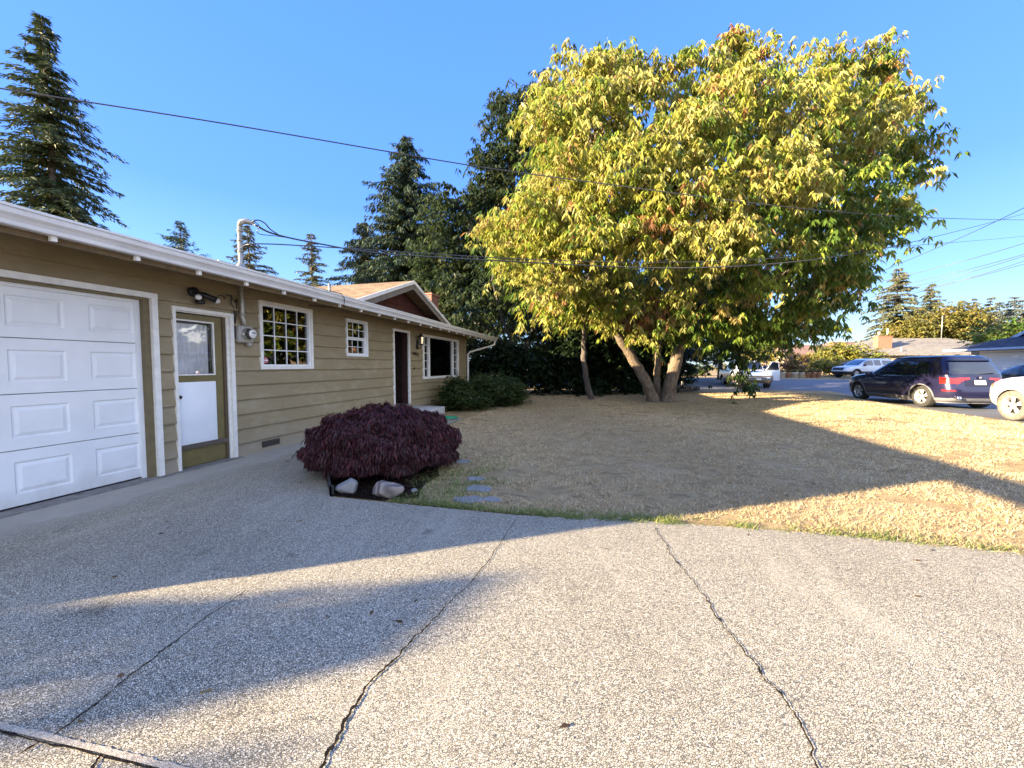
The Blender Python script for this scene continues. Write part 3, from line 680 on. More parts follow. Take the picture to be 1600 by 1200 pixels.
b_.tube([(cx, cy, 3.31), (cx+.012, cy+.01, 3.37), (cx+.06, cy+.05, 3.395), (cx+.12, cy+.09, 3.38), (cx+.13, cy+.10, 3.365)], [.032, .038, .04, .036, .028], 14)
b_.lathe((cx, cy, 2.70), [(.10, 0), (.06, .05), (.042, .09)], n=18)
hp(b_.build('service_mast', M_STEEL))
b_ = MB(); b_.tube([(XW+.04, 4.15, 2.27), (XW+.04, 4.22, 2.30), (XW+.04, 4.25, 2.24), (XW+.05, 4.26, 2.31), (XW+.05, 4.33, 2.30), (XW+.06, 4.38, 2.22), (XW+.04, 4.43, 2.28), (XW+.03, 4.42, 2.1), (XW+.03, 4.40, 1.9)], .006, 6)
b_.tube([(XW+.03, 4.36, 2.33), (XW+.05, 4.33, 2.2), (XW+.03, 4.385, 2.15), (XW+.03, 4.39, 1.7)], .007, 6)
hp(b_.build('cable', M_BLK))
b_ = MB(); z = zr(EX, 5.9); b_.tube([(XW+.05, 5.80, 2.39), (EX-.02, 5.75, z-.19), (EX+.12, 5.72, z-.16), (EX+.145, 5.7, z-.05), (EX+.12, 5.66, z+.02), (EX-.3, 5.4, z+.12)], .007, 6)
hp(b_.build('antenna_cable', M_BLK))
# ---- lantern, number, bell, foundation vent
ln = empty('wall_lantern'); ln.parent = house
def lp(o): o.data.transform(HI); o.parent = ln; return o
ly = 9.78
b_ = MB(); b_.bevbox(XW+.03, XW+.05, ly-.05, ly+.05, 1.78, 2.02, .008); b_.tube([(XW+.05, ly, 1.84), (XW+.12, ly, 1.80), (XW+.16, ly, 1.86), (XW+.16, ly, 1.91)], .012, 8)
b_.lathe((XW+.16, ly, 1.90), [(.03, 0), (.07, .02), (.07, .03)], n=6, smooth=False); b_.lathe((XW+.16, ly, 2.12), [(.095, 0), (.06, .04), (.02, .07), (.012, .11)], n=6, smooth=False)
for k in range(6):
    a = k*math.pi/3; b_.tube([(XW+.16+.066*math.cos(a), ly+.066*math.sin(a), 1.92), (XW+.16+.085*math.cos(a), ly+.085*math.sin(a), 2.13)], .006, 5)
lp(b_.build('lantern_cage', M_BLK))
b_ = MB(); b_.lathe((XW+.16, ly, 1.925), [(.055, 0), (.075, .19)], n=6, smooth=False); lp(b_.build('lantern_glass', glass('smoked_glass', k=.3, alpha=.5)))
b_ = MB(); b_.lathe((XW+.16, ly, 1.95), [(.0, 0), (.02, .02), (.025, .06), (.0, .09)], n=10); lp(b_.build('bulb', M('dull_bulb', (.25, .24, .22), .5)))
FONT = {'6': ['111', '1..', '111', '1.1', '111'], '0': ['111', '1.1', '1.1', '1.1', '111'], '1': ['.1.', '11.', '.1.', '.1.', '111'], '2': ['111', '..1', '111', '1..', '111']}
for k, d in enumerate('6012'):
    cu = bpy.data.curves.new('digit', 'FONT'); cu.body = d; cu.size = .125; cu.extrude = .004; cu.offset = .004; cu.align_x = 'CENTER'; ob = bpy.data.objects.new('digit', cu)
    COL.objects.link(ob); dg = bpy.context.evaluated_depsgraph_get(); me = bpy.data.meshes.new_from_object(ob.evaluated_get(dg)); bpy.data.objects.remove(ob)
    me.transform(Matrix.Translation((XW+.034, 9.58+.085*k, 1.63-.012*k)) @ Matrix.Rotation(rad(90), 4, 'Z') @ Matrix.Rotation(rad(90), 4, 'X')); me.materials.clear(); me.materials.append(M_BLK)
    o = bpy.data.objects.new('house_number_digit', me); COL.objects.link(o); hp(o)
b_ = MB(); b_.bevbox(XW+.02, XW+.04, 9.60, 9.64, 1.22, 1.29, .005); hp(b_.build('doorbell', M_BLK))
b_ = MB(); b_.box(XW+.024, XW+.034, 4.78, 5.10, .06, .15); fv = hp(b_.build('foundation_vent', M_BLK))
b_ = MB()
for k in range(5): b_.box(XW+.034, XW+.037, 4.785, 5.095, .07+k*.016, .075+k*.016)
hp(b_.build('vent_mesh', M('vent_wire', (.10, .09, .07), .6)), fv)

# ceiling lamp seen through the gridded window
ox = empty('ceiling_lamp', (-5.9, 6.12, 2.384), 0, 'round glowing yellow drum lamp on the ceiling inside the large gridded window', 'lamp')
b_ = MB(); b_.lathe((0, 0, -.13), [(0, 0), (.22, 0), (.25, .02), (.25, .10)], n=32); b_.build('drum_shade', M('lamp_drum', (.8, .7, .35), .5, emit=((1, .80, .25), .5)), ox)
b_ = MB(); b_.lathe((0, 0, -.03), [(.255, 0), (.255, .03), (0, .03)], n=32); b_.build('ceiling_plate', M_WHITE, ox)

# concrete front step
b_ = MB(); b_.bevbox(-5.14, -4.13, 8.15, 9.05+.25, -.02, .26, .015)
o = b_.build('front_step', M('step_concrete', (.42, .41, .39), .85, var=.25, scale=7, bstr=.3)); tag(o, 'grey concrete block step below the open front door', 'step')
# ------------------------------------------------------------------ trees
def bark_mat(name, a, b_, s_=1.):
    m = bpy.data.materials.new(name); t, N, L, b = nodes(m); v = pos(t, (1, 1, .22), False)
    n = noise(t, v, 14*s_, 6, .7, 1.2); n2 = noise(t, pos(t, (1, 1, 1), False), 3., 5)
    c = mixc(t, a, b_, ramp(t, n, [(.38, 0.), (.62, 1.)])); c = mixc(t, c, (.5, .5, .42), ramp(t, n2, [(.45, 0.), (.75, .6)]), 'MULTIPLY')
    L.new(c, b.inputs['Base Color']); b.inputs['Roughness'].default_value = .9; bump(t, n, 1., .05, b); return m
M_BARK = bark_mat('furrowed_bark', (.085, .06, .04), (.24, .18, .12)); M_BARK2 = bark_mat('dark_bark', (.06, .05, .04), (.15, .12, .10))
M_LEAF = leafmat('leaf', .38, .45); M_NEEDLE = leafmat('needles', .12, .6)
def limb(b_, pts, r0, r1, n=12, sub=6, wob=.03, seed=0):
    r = random.Random(seed); P = [Vector(p) for p in pts]; out = []
    for i in range(len(P)-1):
        p0 = P[max(i-1, 0)]; p1 = P[i]; p2 = P[i+1]; p3 = P[min(i+2, len(P)-1)]
        for k in range(sub):
            t_ = k/sub
            out.append(.5*((2*p1)+(-p0+p2)*t_+(2*p0-5*p1+4*p2-p3)*t_*t_+(-p0+3*p1-3*p2+p3)*t_**3))
    out.append(P[-1]); m = len(out)
    rs = [(r0+(r1-r0)*i/(m-1))*(1+r.uniform(-.07, .07)) for i in range(m)]
    rs = [q*(1+.35*max(0, 1-i/3.)) if r0 > .15 else q for i, q in enumerate(rs)]
    out = [p+Vector((r.uniform(-wob, wob), r.uniform(-wob, wob), 0))*(rs[i]/r0) if 0 < i < m-1 else p for i, p in enumerate(out)]
    b_.tube(out, rs, n)
def clusters(C, k, L, Wd, droop, cols, wts, var=.16, spread=1., gid=None):
    """k drooping leaves round each cluster centre"""
    n = len(C); a = rng.random((n, 1))*6.283+np.arange(k)[None]*(6.283/k)+rng.normal(size=(n, k))*.3
    dz = -droop*(.55+.9*rng.random((n, k)))
    d = np.stack([np.cos(a)*spread, np.sin(a)*spread, dz], 2).reshape(-1, 3)
    base = np.repeat(C, k, axis=0)+rng.normal(size=(n*k, 3))*L*.12
    LL = L*(.7+.5*rng.random(n*k)); WW = Wd*(.75+.5*rng.random(n*k))
    key = rng.choice(len(cols), size=n, p=np.array(wts)/sum(wts)) if gid is None else gid
    key = np.repeat(key, k); sw = rng.random(n*k) < .12; key[sw] = rng.choice(len(cols), size=int(sw.sum()))
    up = np.tile(np.array([[0, 0, 1.]]), (n*k, 1))+rng.normal(size=(n*k, 3))*.35
    V = leaves(base, d, LL, WW, .22, up)
    return V, palette(n*k, cols, None, var, key) if False else np.clip(np.array(cols)[key]*(1+rng.normal(size=(n*k, 1))*var), .004, .9)
def lobe_points(lobes, nsub, ncl, rsub=.33, flat=.8, shell=.72):
    """clumps of cluster centres over each lobe -> points, clump id"""
    P = []; I = []; g = 0
    for (c, r) in lobes:
        c = np.array(c); m = max(3, int(nsub*(r/1.6)**2)) if nsub > 3 else nsub
        d = nrm(rng.normal(size=(m, 3))); q = r*(shell+(1-shell)*rng.random((m, 1)))*(1+.16*np.clip(rng.normal(size=(m, 1)), -1.5, 1.5))
        s_ = c+d*q*np.array([1, 1, flat])
        for e in range(m):
            n = max(2, int(ncl*(.6+.8*rng.random())))
            x = rng.normal(size=(n, 3))*rsub*np.array([1, 1, .55])*(.7+.6*rng.random())
            x[:, 2] -= .25*(x[:, 0]**2+x[:, 1]**2)/max(rsub, .1)
            P.append(s_[e]+x); I += [g]*n; g += 1
    return np.concatenate(P), np.array(I), g
def make_tree(name, label, cat, group, base, limbs, lobes, cols, wts, nsub, ncl, L, Wd, k=6, droop=1., rsub=.33, barkm=None, n=10, var=.16, shell=.75, twigs=True, spread=1.):
    base = Vector(base); t = empty(name, base, 0, label, cat, group); inv = Matrix.Translation(-base)
    b_ = MB()
    for i, (pts, r0, r1) in enumerate(limbs): limb(b_, pts, r0, r1, n, seed=i+len(label))
    if twigs:
        tips = [Vector(l[0][-1]) for l in limbs]; r = random.Random(1)
        for (c, rr) in lobes[::2]:
            c = Vector(c); tp = min(tips, key=lambda q: (q-c).length)
            if (tp-c).length > .4: limb(b_, [tp, tp.lerp(c, .5)+Vector((0, 0, -.12*rr)), c+Vector((0, 0, .3*rr))], .05+.012*(tp-c).length, .02, 6, 4, .05, 3)
    o = b_.build('trunk', barkm or M_BARK); o.data.transform(inv); o.parent = t
    P, I, g = lobe_points(lobes, nsub, ncl, rsub, shell=shell)
    gk = rng.choice(len(cols), size=g, p=np.array(wts)/sum(wts))[I]
    mixk = rng.random(len(P)) < .35; gk[mixk] = rng.choice(len(cols), size=int(mixk.sum()), p=np.array(wts)/sum(wts))
    V, c = clusters(P, k, L, Wd, droop, cols, wts, var, spread, gk)
    V = V-np.array(base); o = npmesh('crown', V, 4, M_LEAF, t, c)
    return t
def A3(px, py, d): return tuple(at(px, py, d))

# ---- the big two-stemmed tree on the lawn
lob = [(900,122,52),(960,112,46),(1000,128,36),(868,185,52),(930,190,62),(885,260,60),(965,262,66),(842,338,58),(785,352,34),(890,345,58),(955,350,66),(812,402,42),(862,425,52),(930,430,58),(885,478,34),(950,470,44),(1000,495,42),
 (1090,112,44),(1142,82,36),(1130,165,66),(1062,205,52),(1205,112,54),(1285,92,44),(1345,112,50),(1400,155,44),(1442,165,22),(1255,182,76),(1345,200,72),(1412,235,50),(1452,275,24),(1040,285,64),(1120,272,72),(1205,282,76),(1300,300,76),(1385,315,55),(1425,330,22),
 (1035,362,60),(1110,372,66),(1200,382,76),(1300,385,62),(1362,378,38),(1055,438,52),(1120,462,56),(1200,462,66),(1280,455,52),(1312,425,36),(1265,500,36),(1210,515,34),(1150,500,38),(1045,498,34),(1095,500,38)]
fl_, bl_, fl_shade = [], [], []
for (x, y, r) in lob:
    r *= .965*(1+((x-800)/600.)**2)**-.45; x -= max(0, (x-1330)*.22)
    rho = min(1., math.hypot((x-1120)/370., (y-290)/260.)); h_ = math.sqrt(max(0, 1-rho**2))
    d = 14.0-4.3*h_*(1. if y < 430 else .55); (fl_shade if (x > 1000 and y+.62*(x-1000) > 475) else fl_).append((A3(x, y, d), r*d/600.))
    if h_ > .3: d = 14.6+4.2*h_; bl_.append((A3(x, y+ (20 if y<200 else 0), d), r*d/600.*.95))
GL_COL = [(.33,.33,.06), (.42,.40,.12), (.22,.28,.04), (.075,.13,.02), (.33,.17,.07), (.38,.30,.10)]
tb = gnd(1032, 628)
def limbpx(l, d0=13.9): return [tuple(tb)]+[A3(x, y, d) for x, y, d in l]
big_limbs = [([tuple(tb+Vector((-.22, 0, -.1))), A3(1008, 595, 13.8), A3(985, 555, 13.7), A3(962, 515, 13.5), A3(945, 450, 13.3), A3(930, 330, 13), A3(925, 220, 13.2)], .215, .06),
 ([tuple(tb+Vector((.22, 0, -.1))), A3(1052, 580, 13.8), A3(1066, 530, 13.8), A3(1085, 490, 14), A3(1120, 430, 14), A3(1150, 350, 14), A3(1170, 230, 14)], .24, .07),
 ([tuple(tb+Vector((0, .25, -.1))), A3(1027, 580, 14.2), A3(1030, 530, 14.3), A3(1040, 460, 14.3), A3(1060, 330, 14), A3(1080, 210, 14)], .13, .05),
 ([A3(1068, 525, 13.8), A3(1110, 495, 14.4), A3(1160, 460, 14.6), A3(1215, 400, 14.6), A3(1290, 300, 14.2)], .20, .06),
 ([A3(1085, 490, 14), A3(1125, 440, 13.2), A3(1165, 390, 12.6), A3(1210, 330, 12)], .13, .04),
 ([A3(945, 450, 13.3), A3(905, 400, 12.6), A3(860, 360, 12.2)], .12, .04),
 ([A3(1120, 430, 14), A3(1200, 440, 15.5), A3(1260, 400, 16)], .12, .04)]
t_big = make_tree('broadleaf_tree', 'big spreading two stemmed tree with drooping yellow green leaves standing on the dry lawn', 'tree', None, tb, big_limbs, fl_,
    GL_COL, [5, 5.5, 3.6, 1.4, .3, .8], 80, 16, .19, .056, 7, 1.15, .21, M_BARK, 14)
P, I, g = lobe_points(fl_shade, 66, 16, .22, shell=.8); gk = rng.choice(6, size=g, p=[.03, .01, .28, .64, .01, .03])[I]  # greener shade leaves; darker mix also puts the crown's shaded side into colour
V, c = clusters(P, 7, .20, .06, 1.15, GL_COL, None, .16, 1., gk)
npmesh('shade_toned_crown', V-np.array(tb), 4, M_LEAF, t_big, c)
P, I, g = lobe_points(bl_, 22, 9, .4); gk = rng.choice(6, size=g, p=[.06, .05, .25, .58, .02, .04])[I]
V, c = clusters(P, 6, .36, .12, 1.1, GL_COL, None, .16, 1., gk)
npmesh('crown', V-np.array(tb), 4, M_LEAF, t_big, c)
# low fringe and the branch that hangs down in front of the pickup
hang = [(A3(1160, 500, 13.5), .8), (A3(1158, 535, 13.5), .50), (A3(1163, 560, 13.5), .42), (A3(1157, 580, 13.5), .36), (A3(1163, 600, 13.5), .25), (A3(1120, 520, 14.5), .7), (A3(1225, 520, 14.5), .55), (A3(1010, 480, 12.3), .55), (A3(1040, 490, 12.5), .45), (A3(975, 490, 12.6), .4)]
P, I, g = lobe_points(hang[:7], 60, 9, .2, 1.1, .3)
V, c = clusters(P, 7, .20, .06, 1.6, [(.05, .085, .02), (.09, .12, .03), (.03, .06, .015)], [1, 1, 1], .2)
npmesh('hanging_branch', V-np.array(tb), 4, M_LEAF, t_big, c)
P, I, g = lobe_points(hang[7:], 60, 9, .2, 1., .4)
V, c = clusters(P, 7, .26, .08, 1.4, [(.26, .13, .055), (.24, .20, .07), (.27, .17, .09)], [1, 1, 1], .15)
npmesh('blushing_leaves', V-np.array(tb), 4, M_LEAF, t_big, c)

# ---- young tree with a single slim trunk
t2 = gnd(925, 624)
make_tree('young_tree', 'slim single trunked young tree left of the big two stemmed tree', 'tree', None, t2,
    [([tuple(t2+Vector((0, 0, -.05))), A3(914, 580, 14.6), A3(912, 545, 14.6), A3(914, 500, 14.5), A3(920, 430, 14.4)], .125, .06)],
    [(A3(870, 470, 14.4), 1.), (A3(905, 460, 14.2), 1.), (A3(850, 440, 14.4), .8), (A3(935, 450, 14.6), .9), (A3(838, 470, 14.4), .5)], GL_COL, [3, 2, 4, 3, .4, .6], 34, 7, .27, .085, 6, 1.2, .3, M_BARK2)

# ---- conifers
def conifer(name, label, group, base, H, R, nwh, nbr, cols, seed, zb=.08, droop=.35, L=.34, Wd=.075, dens=1., pw=.85, lean=(0, 0), irregular=.25, sag=0.):
    r = np.random.default_rng(seed); base = Vector(base); t = empty(name, base, 0, label, 'tree', group)
    b_ = MB(); pts = [(lean[0]*s_**1.5, lean[1]*s_**1.5, H*s_-.1) for s_ in (0, .3, .6, .85, 1.)]
    limb(b_, pts, max(.06, H*.014), .015, 8, 4, .02, seed); B = []; D = []; LL = []
    for i in range(nwh):
        s_ = zb+(1-zb)*(i+r.random()*.6)/nwh; z = H*s_
        prof = R*((1-s_)/(1-zb))**pw
        for k in range(max(3, int(nbr*(.6+.4*(1-s_))))):
            ln = prof*(1+irregular*r.normal())*(.75+.35*r.random()); 
            if ln < .12: ln = .12+.1*r.random()
            a = r.random()*6.283; rise = (.35*s_-.12)
            m = max(2, int(ln/.17*dens)); u = (np.arange(m)+r.random(m)*.8)/m
            px = np.cos(a)*ln*u; py = np.sin(a)*ln*u; pz = z+ln*(rise*u-droop*u**2+.12*droop*u**4)
            c0 = np.stack([px+lean[0]*s_**1.5, py+lean[1]*s_**1.5, pz], 1)
            if k % 2 == 0 and ln > .5: b_.tube([tuple(c0[0]*0+[lean[0]*s_**1.5, lean[1]*s_**1.5, z]), tuple(c0[m//2]), tuple(c0[-1])], [.02+.006*ln, .015, .006], 4)
            fw = 7
            out = np.array([np.cos(a), np.sin(a), 0]); side = np.array([-np.sin(a), np.cos(a), 0])
            for q in range(fw):
                f_ = (q-3)/3.
                d = out*(.9-.35*abs(f_))+side*f_*1.0+np.array([0, 0, -.25-sag*abs(f_)-sag*.6])+r.normal(size=(m, 3))*.22
                B.append(c0+r.normal(size=(m, 3))*.05); D.append(d); LL.append(np.full(m, 1.)*(.55+.65*(1-u*.35))*(L*(.8+.5*r.random())))
    B = np.concatenate(B); D = np.concatenate(D); LL = np.concatenate(LL); n = len(B)
    LL = LL*.68; Wd = Wd*.72
    tw = nrm(np.cross(D, np.array([[0, 0, 1.]])+r.normal(size=(n, 3))*.5)); 
    V = leaves(B, D, LL, Wd*(.7+.6*r.random(n)), .12, np.array([[0, 0, 1.]])+r.normal(size=(n, 3))*.6)
    c = np.clip(np.array(cols)[r.choice(len(cols), size=n)]*(1+r.normal(size=(n, 1))*.2), .003, .9)
    o = b_.build('trunk', M_BARK2); o.parent = t
    npmesh('crown', V, 4, M_NEEDLE, t, c); return t
FIR = [(.045, .075, .028), (.07, .095, .035), (.035, .06, .03)]; FIR2 = [(.10, .115, .055), (.085, .10, .055), (.13, .12, .06)]
def P0(px, d): p = at(px, 571, d); return (p.x, p.y, -.02)
def Ht(py, d): return 1.33+(571-py)/600.*d
GC = 'conifers behind the house'
conifer('fir_tree', 'tallest ragged dark fir rising over the garage roof at the left edge', GC, P0(100, 21), Ht(38, 21), 3.3, 54, 12, [(.06, .085, .03), (.09, .11, .04), (.045, .07, .03)], 11, .25, .42, .40, .10, 1.25, .75, (-.6, .2), .33, .15)
conifer('fir_tree', 'small green fir top peeking over the garage roof beside the tall one', GC, P0(290, 26), Ht(350, 26), 3.2, 34, 9, FIR, 12, .3, -.1, .35, .07, 1., .8, (0, 0), .25)
conifer('fir_tree', 'sparse pinkish grey spruce just right of the service mast', GC, P0(400, 40), Ht(352, 40), 4.2, 34, 7, FIR2, 13, .25, .25, .55, .13, .8, .8, (-.6, 0), .3, .1)
conifer('fir_tree', 'slender grey green spruce standing alone over the middle of the roof', GC, P0(491, 46), Ht(366, 46), 3.4, 36, 7, FIR2, 14, .2, .2, .55, .13, .8, .7, (0, 0), .25, .1)
conifer('cedar_tree', 'dense dark cedar with drooping sprays behind the entry gable', None, P0(640, 25), Ht(222, 25), 4.7, 60, 15, [(.035, .06, .03), (.05, .075, .03), (.03, .05, .03)], 15, .05, .25, .42, .09, 1.2, .62, (0, 0), .2, .7)
conifer('cedar_tree', 'shorter yellow green cedar left of the dense dark cedar', None, P0(572, 27), Ht(348, 27), 3.6, 42, 12, [(.08, .10, .03), (.055, .08, .03), (.12, .12, .04)], 16, .05, .3, .42, .09, 1.1, .6, (0, 0), .25, .6)
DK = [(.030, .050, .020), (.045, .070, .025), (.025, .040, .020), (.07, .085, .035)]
def crown_px(l, dd=0): return [(A3(x, y, d+dd), r*d/600.) for x, y, d, r in l]
b0 = Vector(P0(800, 24))
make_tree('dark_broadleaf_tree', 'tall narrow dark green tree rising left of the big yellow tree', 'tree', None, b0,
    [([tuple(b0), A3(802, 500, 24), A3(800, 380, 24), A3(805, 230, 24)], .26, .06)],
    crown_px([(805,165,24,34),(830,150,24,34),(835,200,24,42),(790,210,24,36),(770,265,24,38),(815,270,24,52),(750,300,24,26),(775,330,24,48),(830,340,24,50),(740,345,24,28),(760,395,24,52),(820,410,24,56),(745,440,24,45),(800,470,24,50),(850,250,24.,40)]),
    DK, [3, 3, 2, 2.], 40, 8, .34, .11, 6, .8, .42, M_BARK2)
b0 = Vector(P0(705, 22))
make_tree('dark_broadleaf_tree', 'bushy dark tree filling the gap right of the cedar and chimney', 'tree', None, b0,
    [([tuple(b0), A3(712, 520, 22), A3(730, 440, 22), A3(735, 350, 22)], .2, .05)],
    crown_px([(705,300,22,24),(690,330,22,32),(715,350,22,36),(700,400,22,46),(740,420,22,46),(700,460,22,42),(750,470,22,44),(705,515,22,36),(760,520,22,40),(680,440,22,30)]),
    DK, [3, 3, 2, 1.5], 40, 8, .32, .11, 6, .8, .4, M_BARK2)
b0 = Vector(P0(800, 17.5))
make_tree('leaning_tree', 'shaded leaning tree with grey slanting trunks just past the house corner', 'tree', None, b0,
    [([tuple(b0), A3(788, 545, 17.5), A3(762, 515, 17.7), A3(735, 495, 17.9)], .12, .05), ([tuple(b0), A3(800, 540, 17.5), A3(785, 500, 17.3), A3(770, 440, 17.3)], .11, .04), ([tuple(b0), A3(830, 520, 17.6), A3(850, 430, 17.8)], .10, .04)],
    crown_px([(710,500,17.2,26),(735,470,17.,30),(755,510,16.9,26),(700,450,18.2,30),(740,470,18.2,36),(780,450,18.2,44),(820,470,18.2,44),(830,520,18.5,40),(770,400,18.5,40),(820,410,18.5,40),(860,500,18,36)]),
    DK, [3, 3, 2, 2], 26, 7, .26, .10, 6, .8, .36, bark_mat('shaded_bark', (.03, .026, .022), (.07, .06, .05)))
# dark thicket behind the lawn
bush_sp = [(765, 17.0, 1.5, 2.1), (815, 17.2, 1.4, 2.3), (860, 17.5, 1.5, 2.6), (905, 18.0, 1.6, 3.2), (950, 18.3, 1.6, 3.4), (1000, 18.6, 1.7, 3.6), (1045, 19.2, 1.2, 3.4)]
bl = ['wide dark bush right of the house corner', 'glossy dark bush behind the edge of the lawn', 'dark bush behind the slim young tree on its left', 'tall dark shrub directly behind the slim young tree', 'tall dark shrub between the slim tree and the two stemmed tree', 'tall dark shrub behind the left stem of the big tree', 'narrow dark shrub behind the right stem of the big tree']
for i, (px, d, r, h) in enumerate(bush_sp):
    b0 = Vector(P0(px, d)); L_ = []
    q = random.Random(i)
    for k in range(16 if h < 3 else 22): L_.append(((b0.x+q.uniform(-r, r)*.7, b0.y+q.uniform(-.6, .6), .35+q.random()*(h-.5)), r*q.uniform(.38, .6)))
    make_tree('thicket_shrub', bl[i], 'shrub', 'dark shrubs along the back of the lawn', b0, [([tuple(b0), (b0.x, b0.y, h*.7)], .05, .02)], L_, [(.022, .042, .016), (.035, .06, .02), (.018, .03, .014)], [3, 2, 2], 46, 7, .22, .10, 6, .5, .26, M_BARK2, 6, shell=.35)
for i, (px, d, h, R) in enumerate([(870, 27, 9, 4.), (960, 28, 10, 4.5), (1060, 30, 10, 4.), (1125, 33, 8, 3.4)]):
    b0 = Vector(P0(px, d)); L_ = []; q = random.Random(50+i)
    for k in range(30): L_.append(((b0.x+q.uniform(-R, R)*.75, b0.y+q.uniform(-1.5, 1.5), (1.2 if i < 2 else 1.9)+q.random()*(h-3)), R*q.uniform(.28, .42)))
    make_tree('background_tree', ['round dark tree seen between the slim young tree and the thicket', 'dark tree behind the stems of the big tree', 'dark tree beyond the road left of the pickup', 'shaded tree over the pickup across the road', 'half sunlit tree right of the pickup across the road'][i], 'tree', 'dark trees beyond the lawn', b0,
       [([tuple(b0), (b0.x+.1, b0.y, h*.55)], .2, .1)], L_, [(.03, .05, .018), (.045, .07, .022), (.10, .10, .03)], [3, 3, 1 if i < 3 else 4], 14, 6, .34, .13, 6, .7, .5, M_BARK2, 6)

# ---- far side of the road
def bush(name, label, group, px, d, w_px, top, bot, cols, wts, seed, L=.16, dens=1., kind='shrub', lobn=9):
    b0 = Vector(P0(px, d)); q = random.Random(seed); R = w_px*d/600./2; h = Ht(top, d); zb = max(0, Ht(bot, d)); L_ = []
    side = Vector((math.cos(YAW), math.sin(YAW), 0)); dep = Vector((-side.y, side.x, 0))
    for k in range(lobn):
        u = q.uniform(-1, 1); hh = zb+(h-zb)*(1-.55*u*u)*q.uniform(.35, .86); rr = (h-zb)*q.uniform(.18, .3)+.08
        p = b0+side*u*R*.85+dep*q.uniform(-.5, .5)*R*.7; L_.append(((p.x, p.y, hh), rr))
    return make_tree(name, label, kind, group, b0, [([tuple(b0), (b0.x, b0.y, zb+h*.4)], .03+.01*h, .02)], L_, cols, wts, int(22*dens), 6, L, L*.42, 6, .5, .13+.06*h, M_BARK2, 6, shell=.5)
YG = [(.25, .24, .045), (.18, .21, .04), (.30, .25, .06), (.11, .14, .03)]
bush('golden_shrub', 'large rounded yellow green shrub behind the white pickup truck with the blue tint', None, 1322, 44, 100, 527, 572, YG, [4, 3, 2, 1], 21, .35, 1, lobn=22)
bush('golden_shrub', 'low yellow hedge shrub at the road edge left of the parked white truck', None, 1282, 40, 52, 548, 588, YG, [3, 3, 3, 1], 22, .3, 1, lobn=16)
bush('pink_shrub', 'pinkish flowering shrub across the road behind the row of pots', None, 1228, 39, 52, 549, 588, [(.26, .14, .12), (.22, .17, .07), (.15, .14, .04)], [3, 3, 2], 23, .28, 1, lobn=14)
bush('orange_shrub', 'orange brown shrub between the pink shrub and the yellow hedge', None, 1250, 41, 26, 552, 585, [(.22, .13, .04), (.2, .16, .04)], [3, 2], 24, .28, 1, lobn=8)
bush('golden_shrub', 'bright yellow shrub glowing behind the open pickup door', None, 1188, 42, 60, 528, 575, YG, [4, 2, 4, 1], 25, .33, 1, lobn=14)
bush('golden_shrub', 'small yellow shrub left of the pickup hood', None, 1128, 46, 42, 560, 580, YG, [4, 2, 4, 1], 26, .3, 1, lobn=8)
bush('golden_tree', 'yellow olive tree crown above the chimney of the grey roofed house', None, 1465, 56, 150, 478, 540, [(.21, .19, .045), (.16, .16, .045), (.26, .21, .06)], [3, 3, 2], 27, .5, 1.2, 'tree', 24)
bush('golden_tree', 'yellow olive tree crown behind the right end of the grey roof', None, 1518, 58, 80, 488, 540, [(.21, .19, .045), (.16, .16, .045), (.26, .21, .06)], [3, 3, 2], 28, .5, 1.1, 'tree', 16)
bush('green_tree', 'vivid lime green tree above the blue garage roof at the right edge', None, 1580, 36, 100, 498, 545, [(.12, .20, .03), (.17, .22, .04), (.08, .14, .03)], [3, 3, 2], 29, .34, 1.2, 'tree', 18)
for i, (px, top, d, w_) in enumerate([(1397, 419, 58, 5.6), (1449, 443, 66, 4.4), (1500, 470, 90, 4), (1515, 466, 95, 4), (1542, 463, 85, 4), (1556, 470, 92, 4.4), (1578, 462, 88, 5), (1592, 468, 84, 4.5), (1478, 476, 95, 4)]):
    lb = ['large grey green spruce standing over the brick chimney across the road', 'second spruce with a thin tip right of the large one'] + ['distant small conifer tip first right of the second spruce', 'distant small conifer with a pointed top beside the thin roof mast', 'distant conifer with layered branches right of the roof mast', 'distant conifer behind the lime green tree on its left', 'distant dark conifer above the lime green tree', 'distant conifer cut by the right edge of the view', 'lowest distant conifer tip above the golden tree']
    conifer('spruce_tree', lb[i], 'conifers on the far side of the road', P0(px, d), Ht(top, d), w_, 30 if i < 2 else 22, 8 if i < 2 else 6, FIR2 if i < 2 else [(.09, .11, .08), (.08, .09, .07)], 40+i, .15, .3, .7 if i < 2 else .95, .2 if i < 2 else .3, .8 if i < 2 else .5, .7, (0, 0), .2, .2)

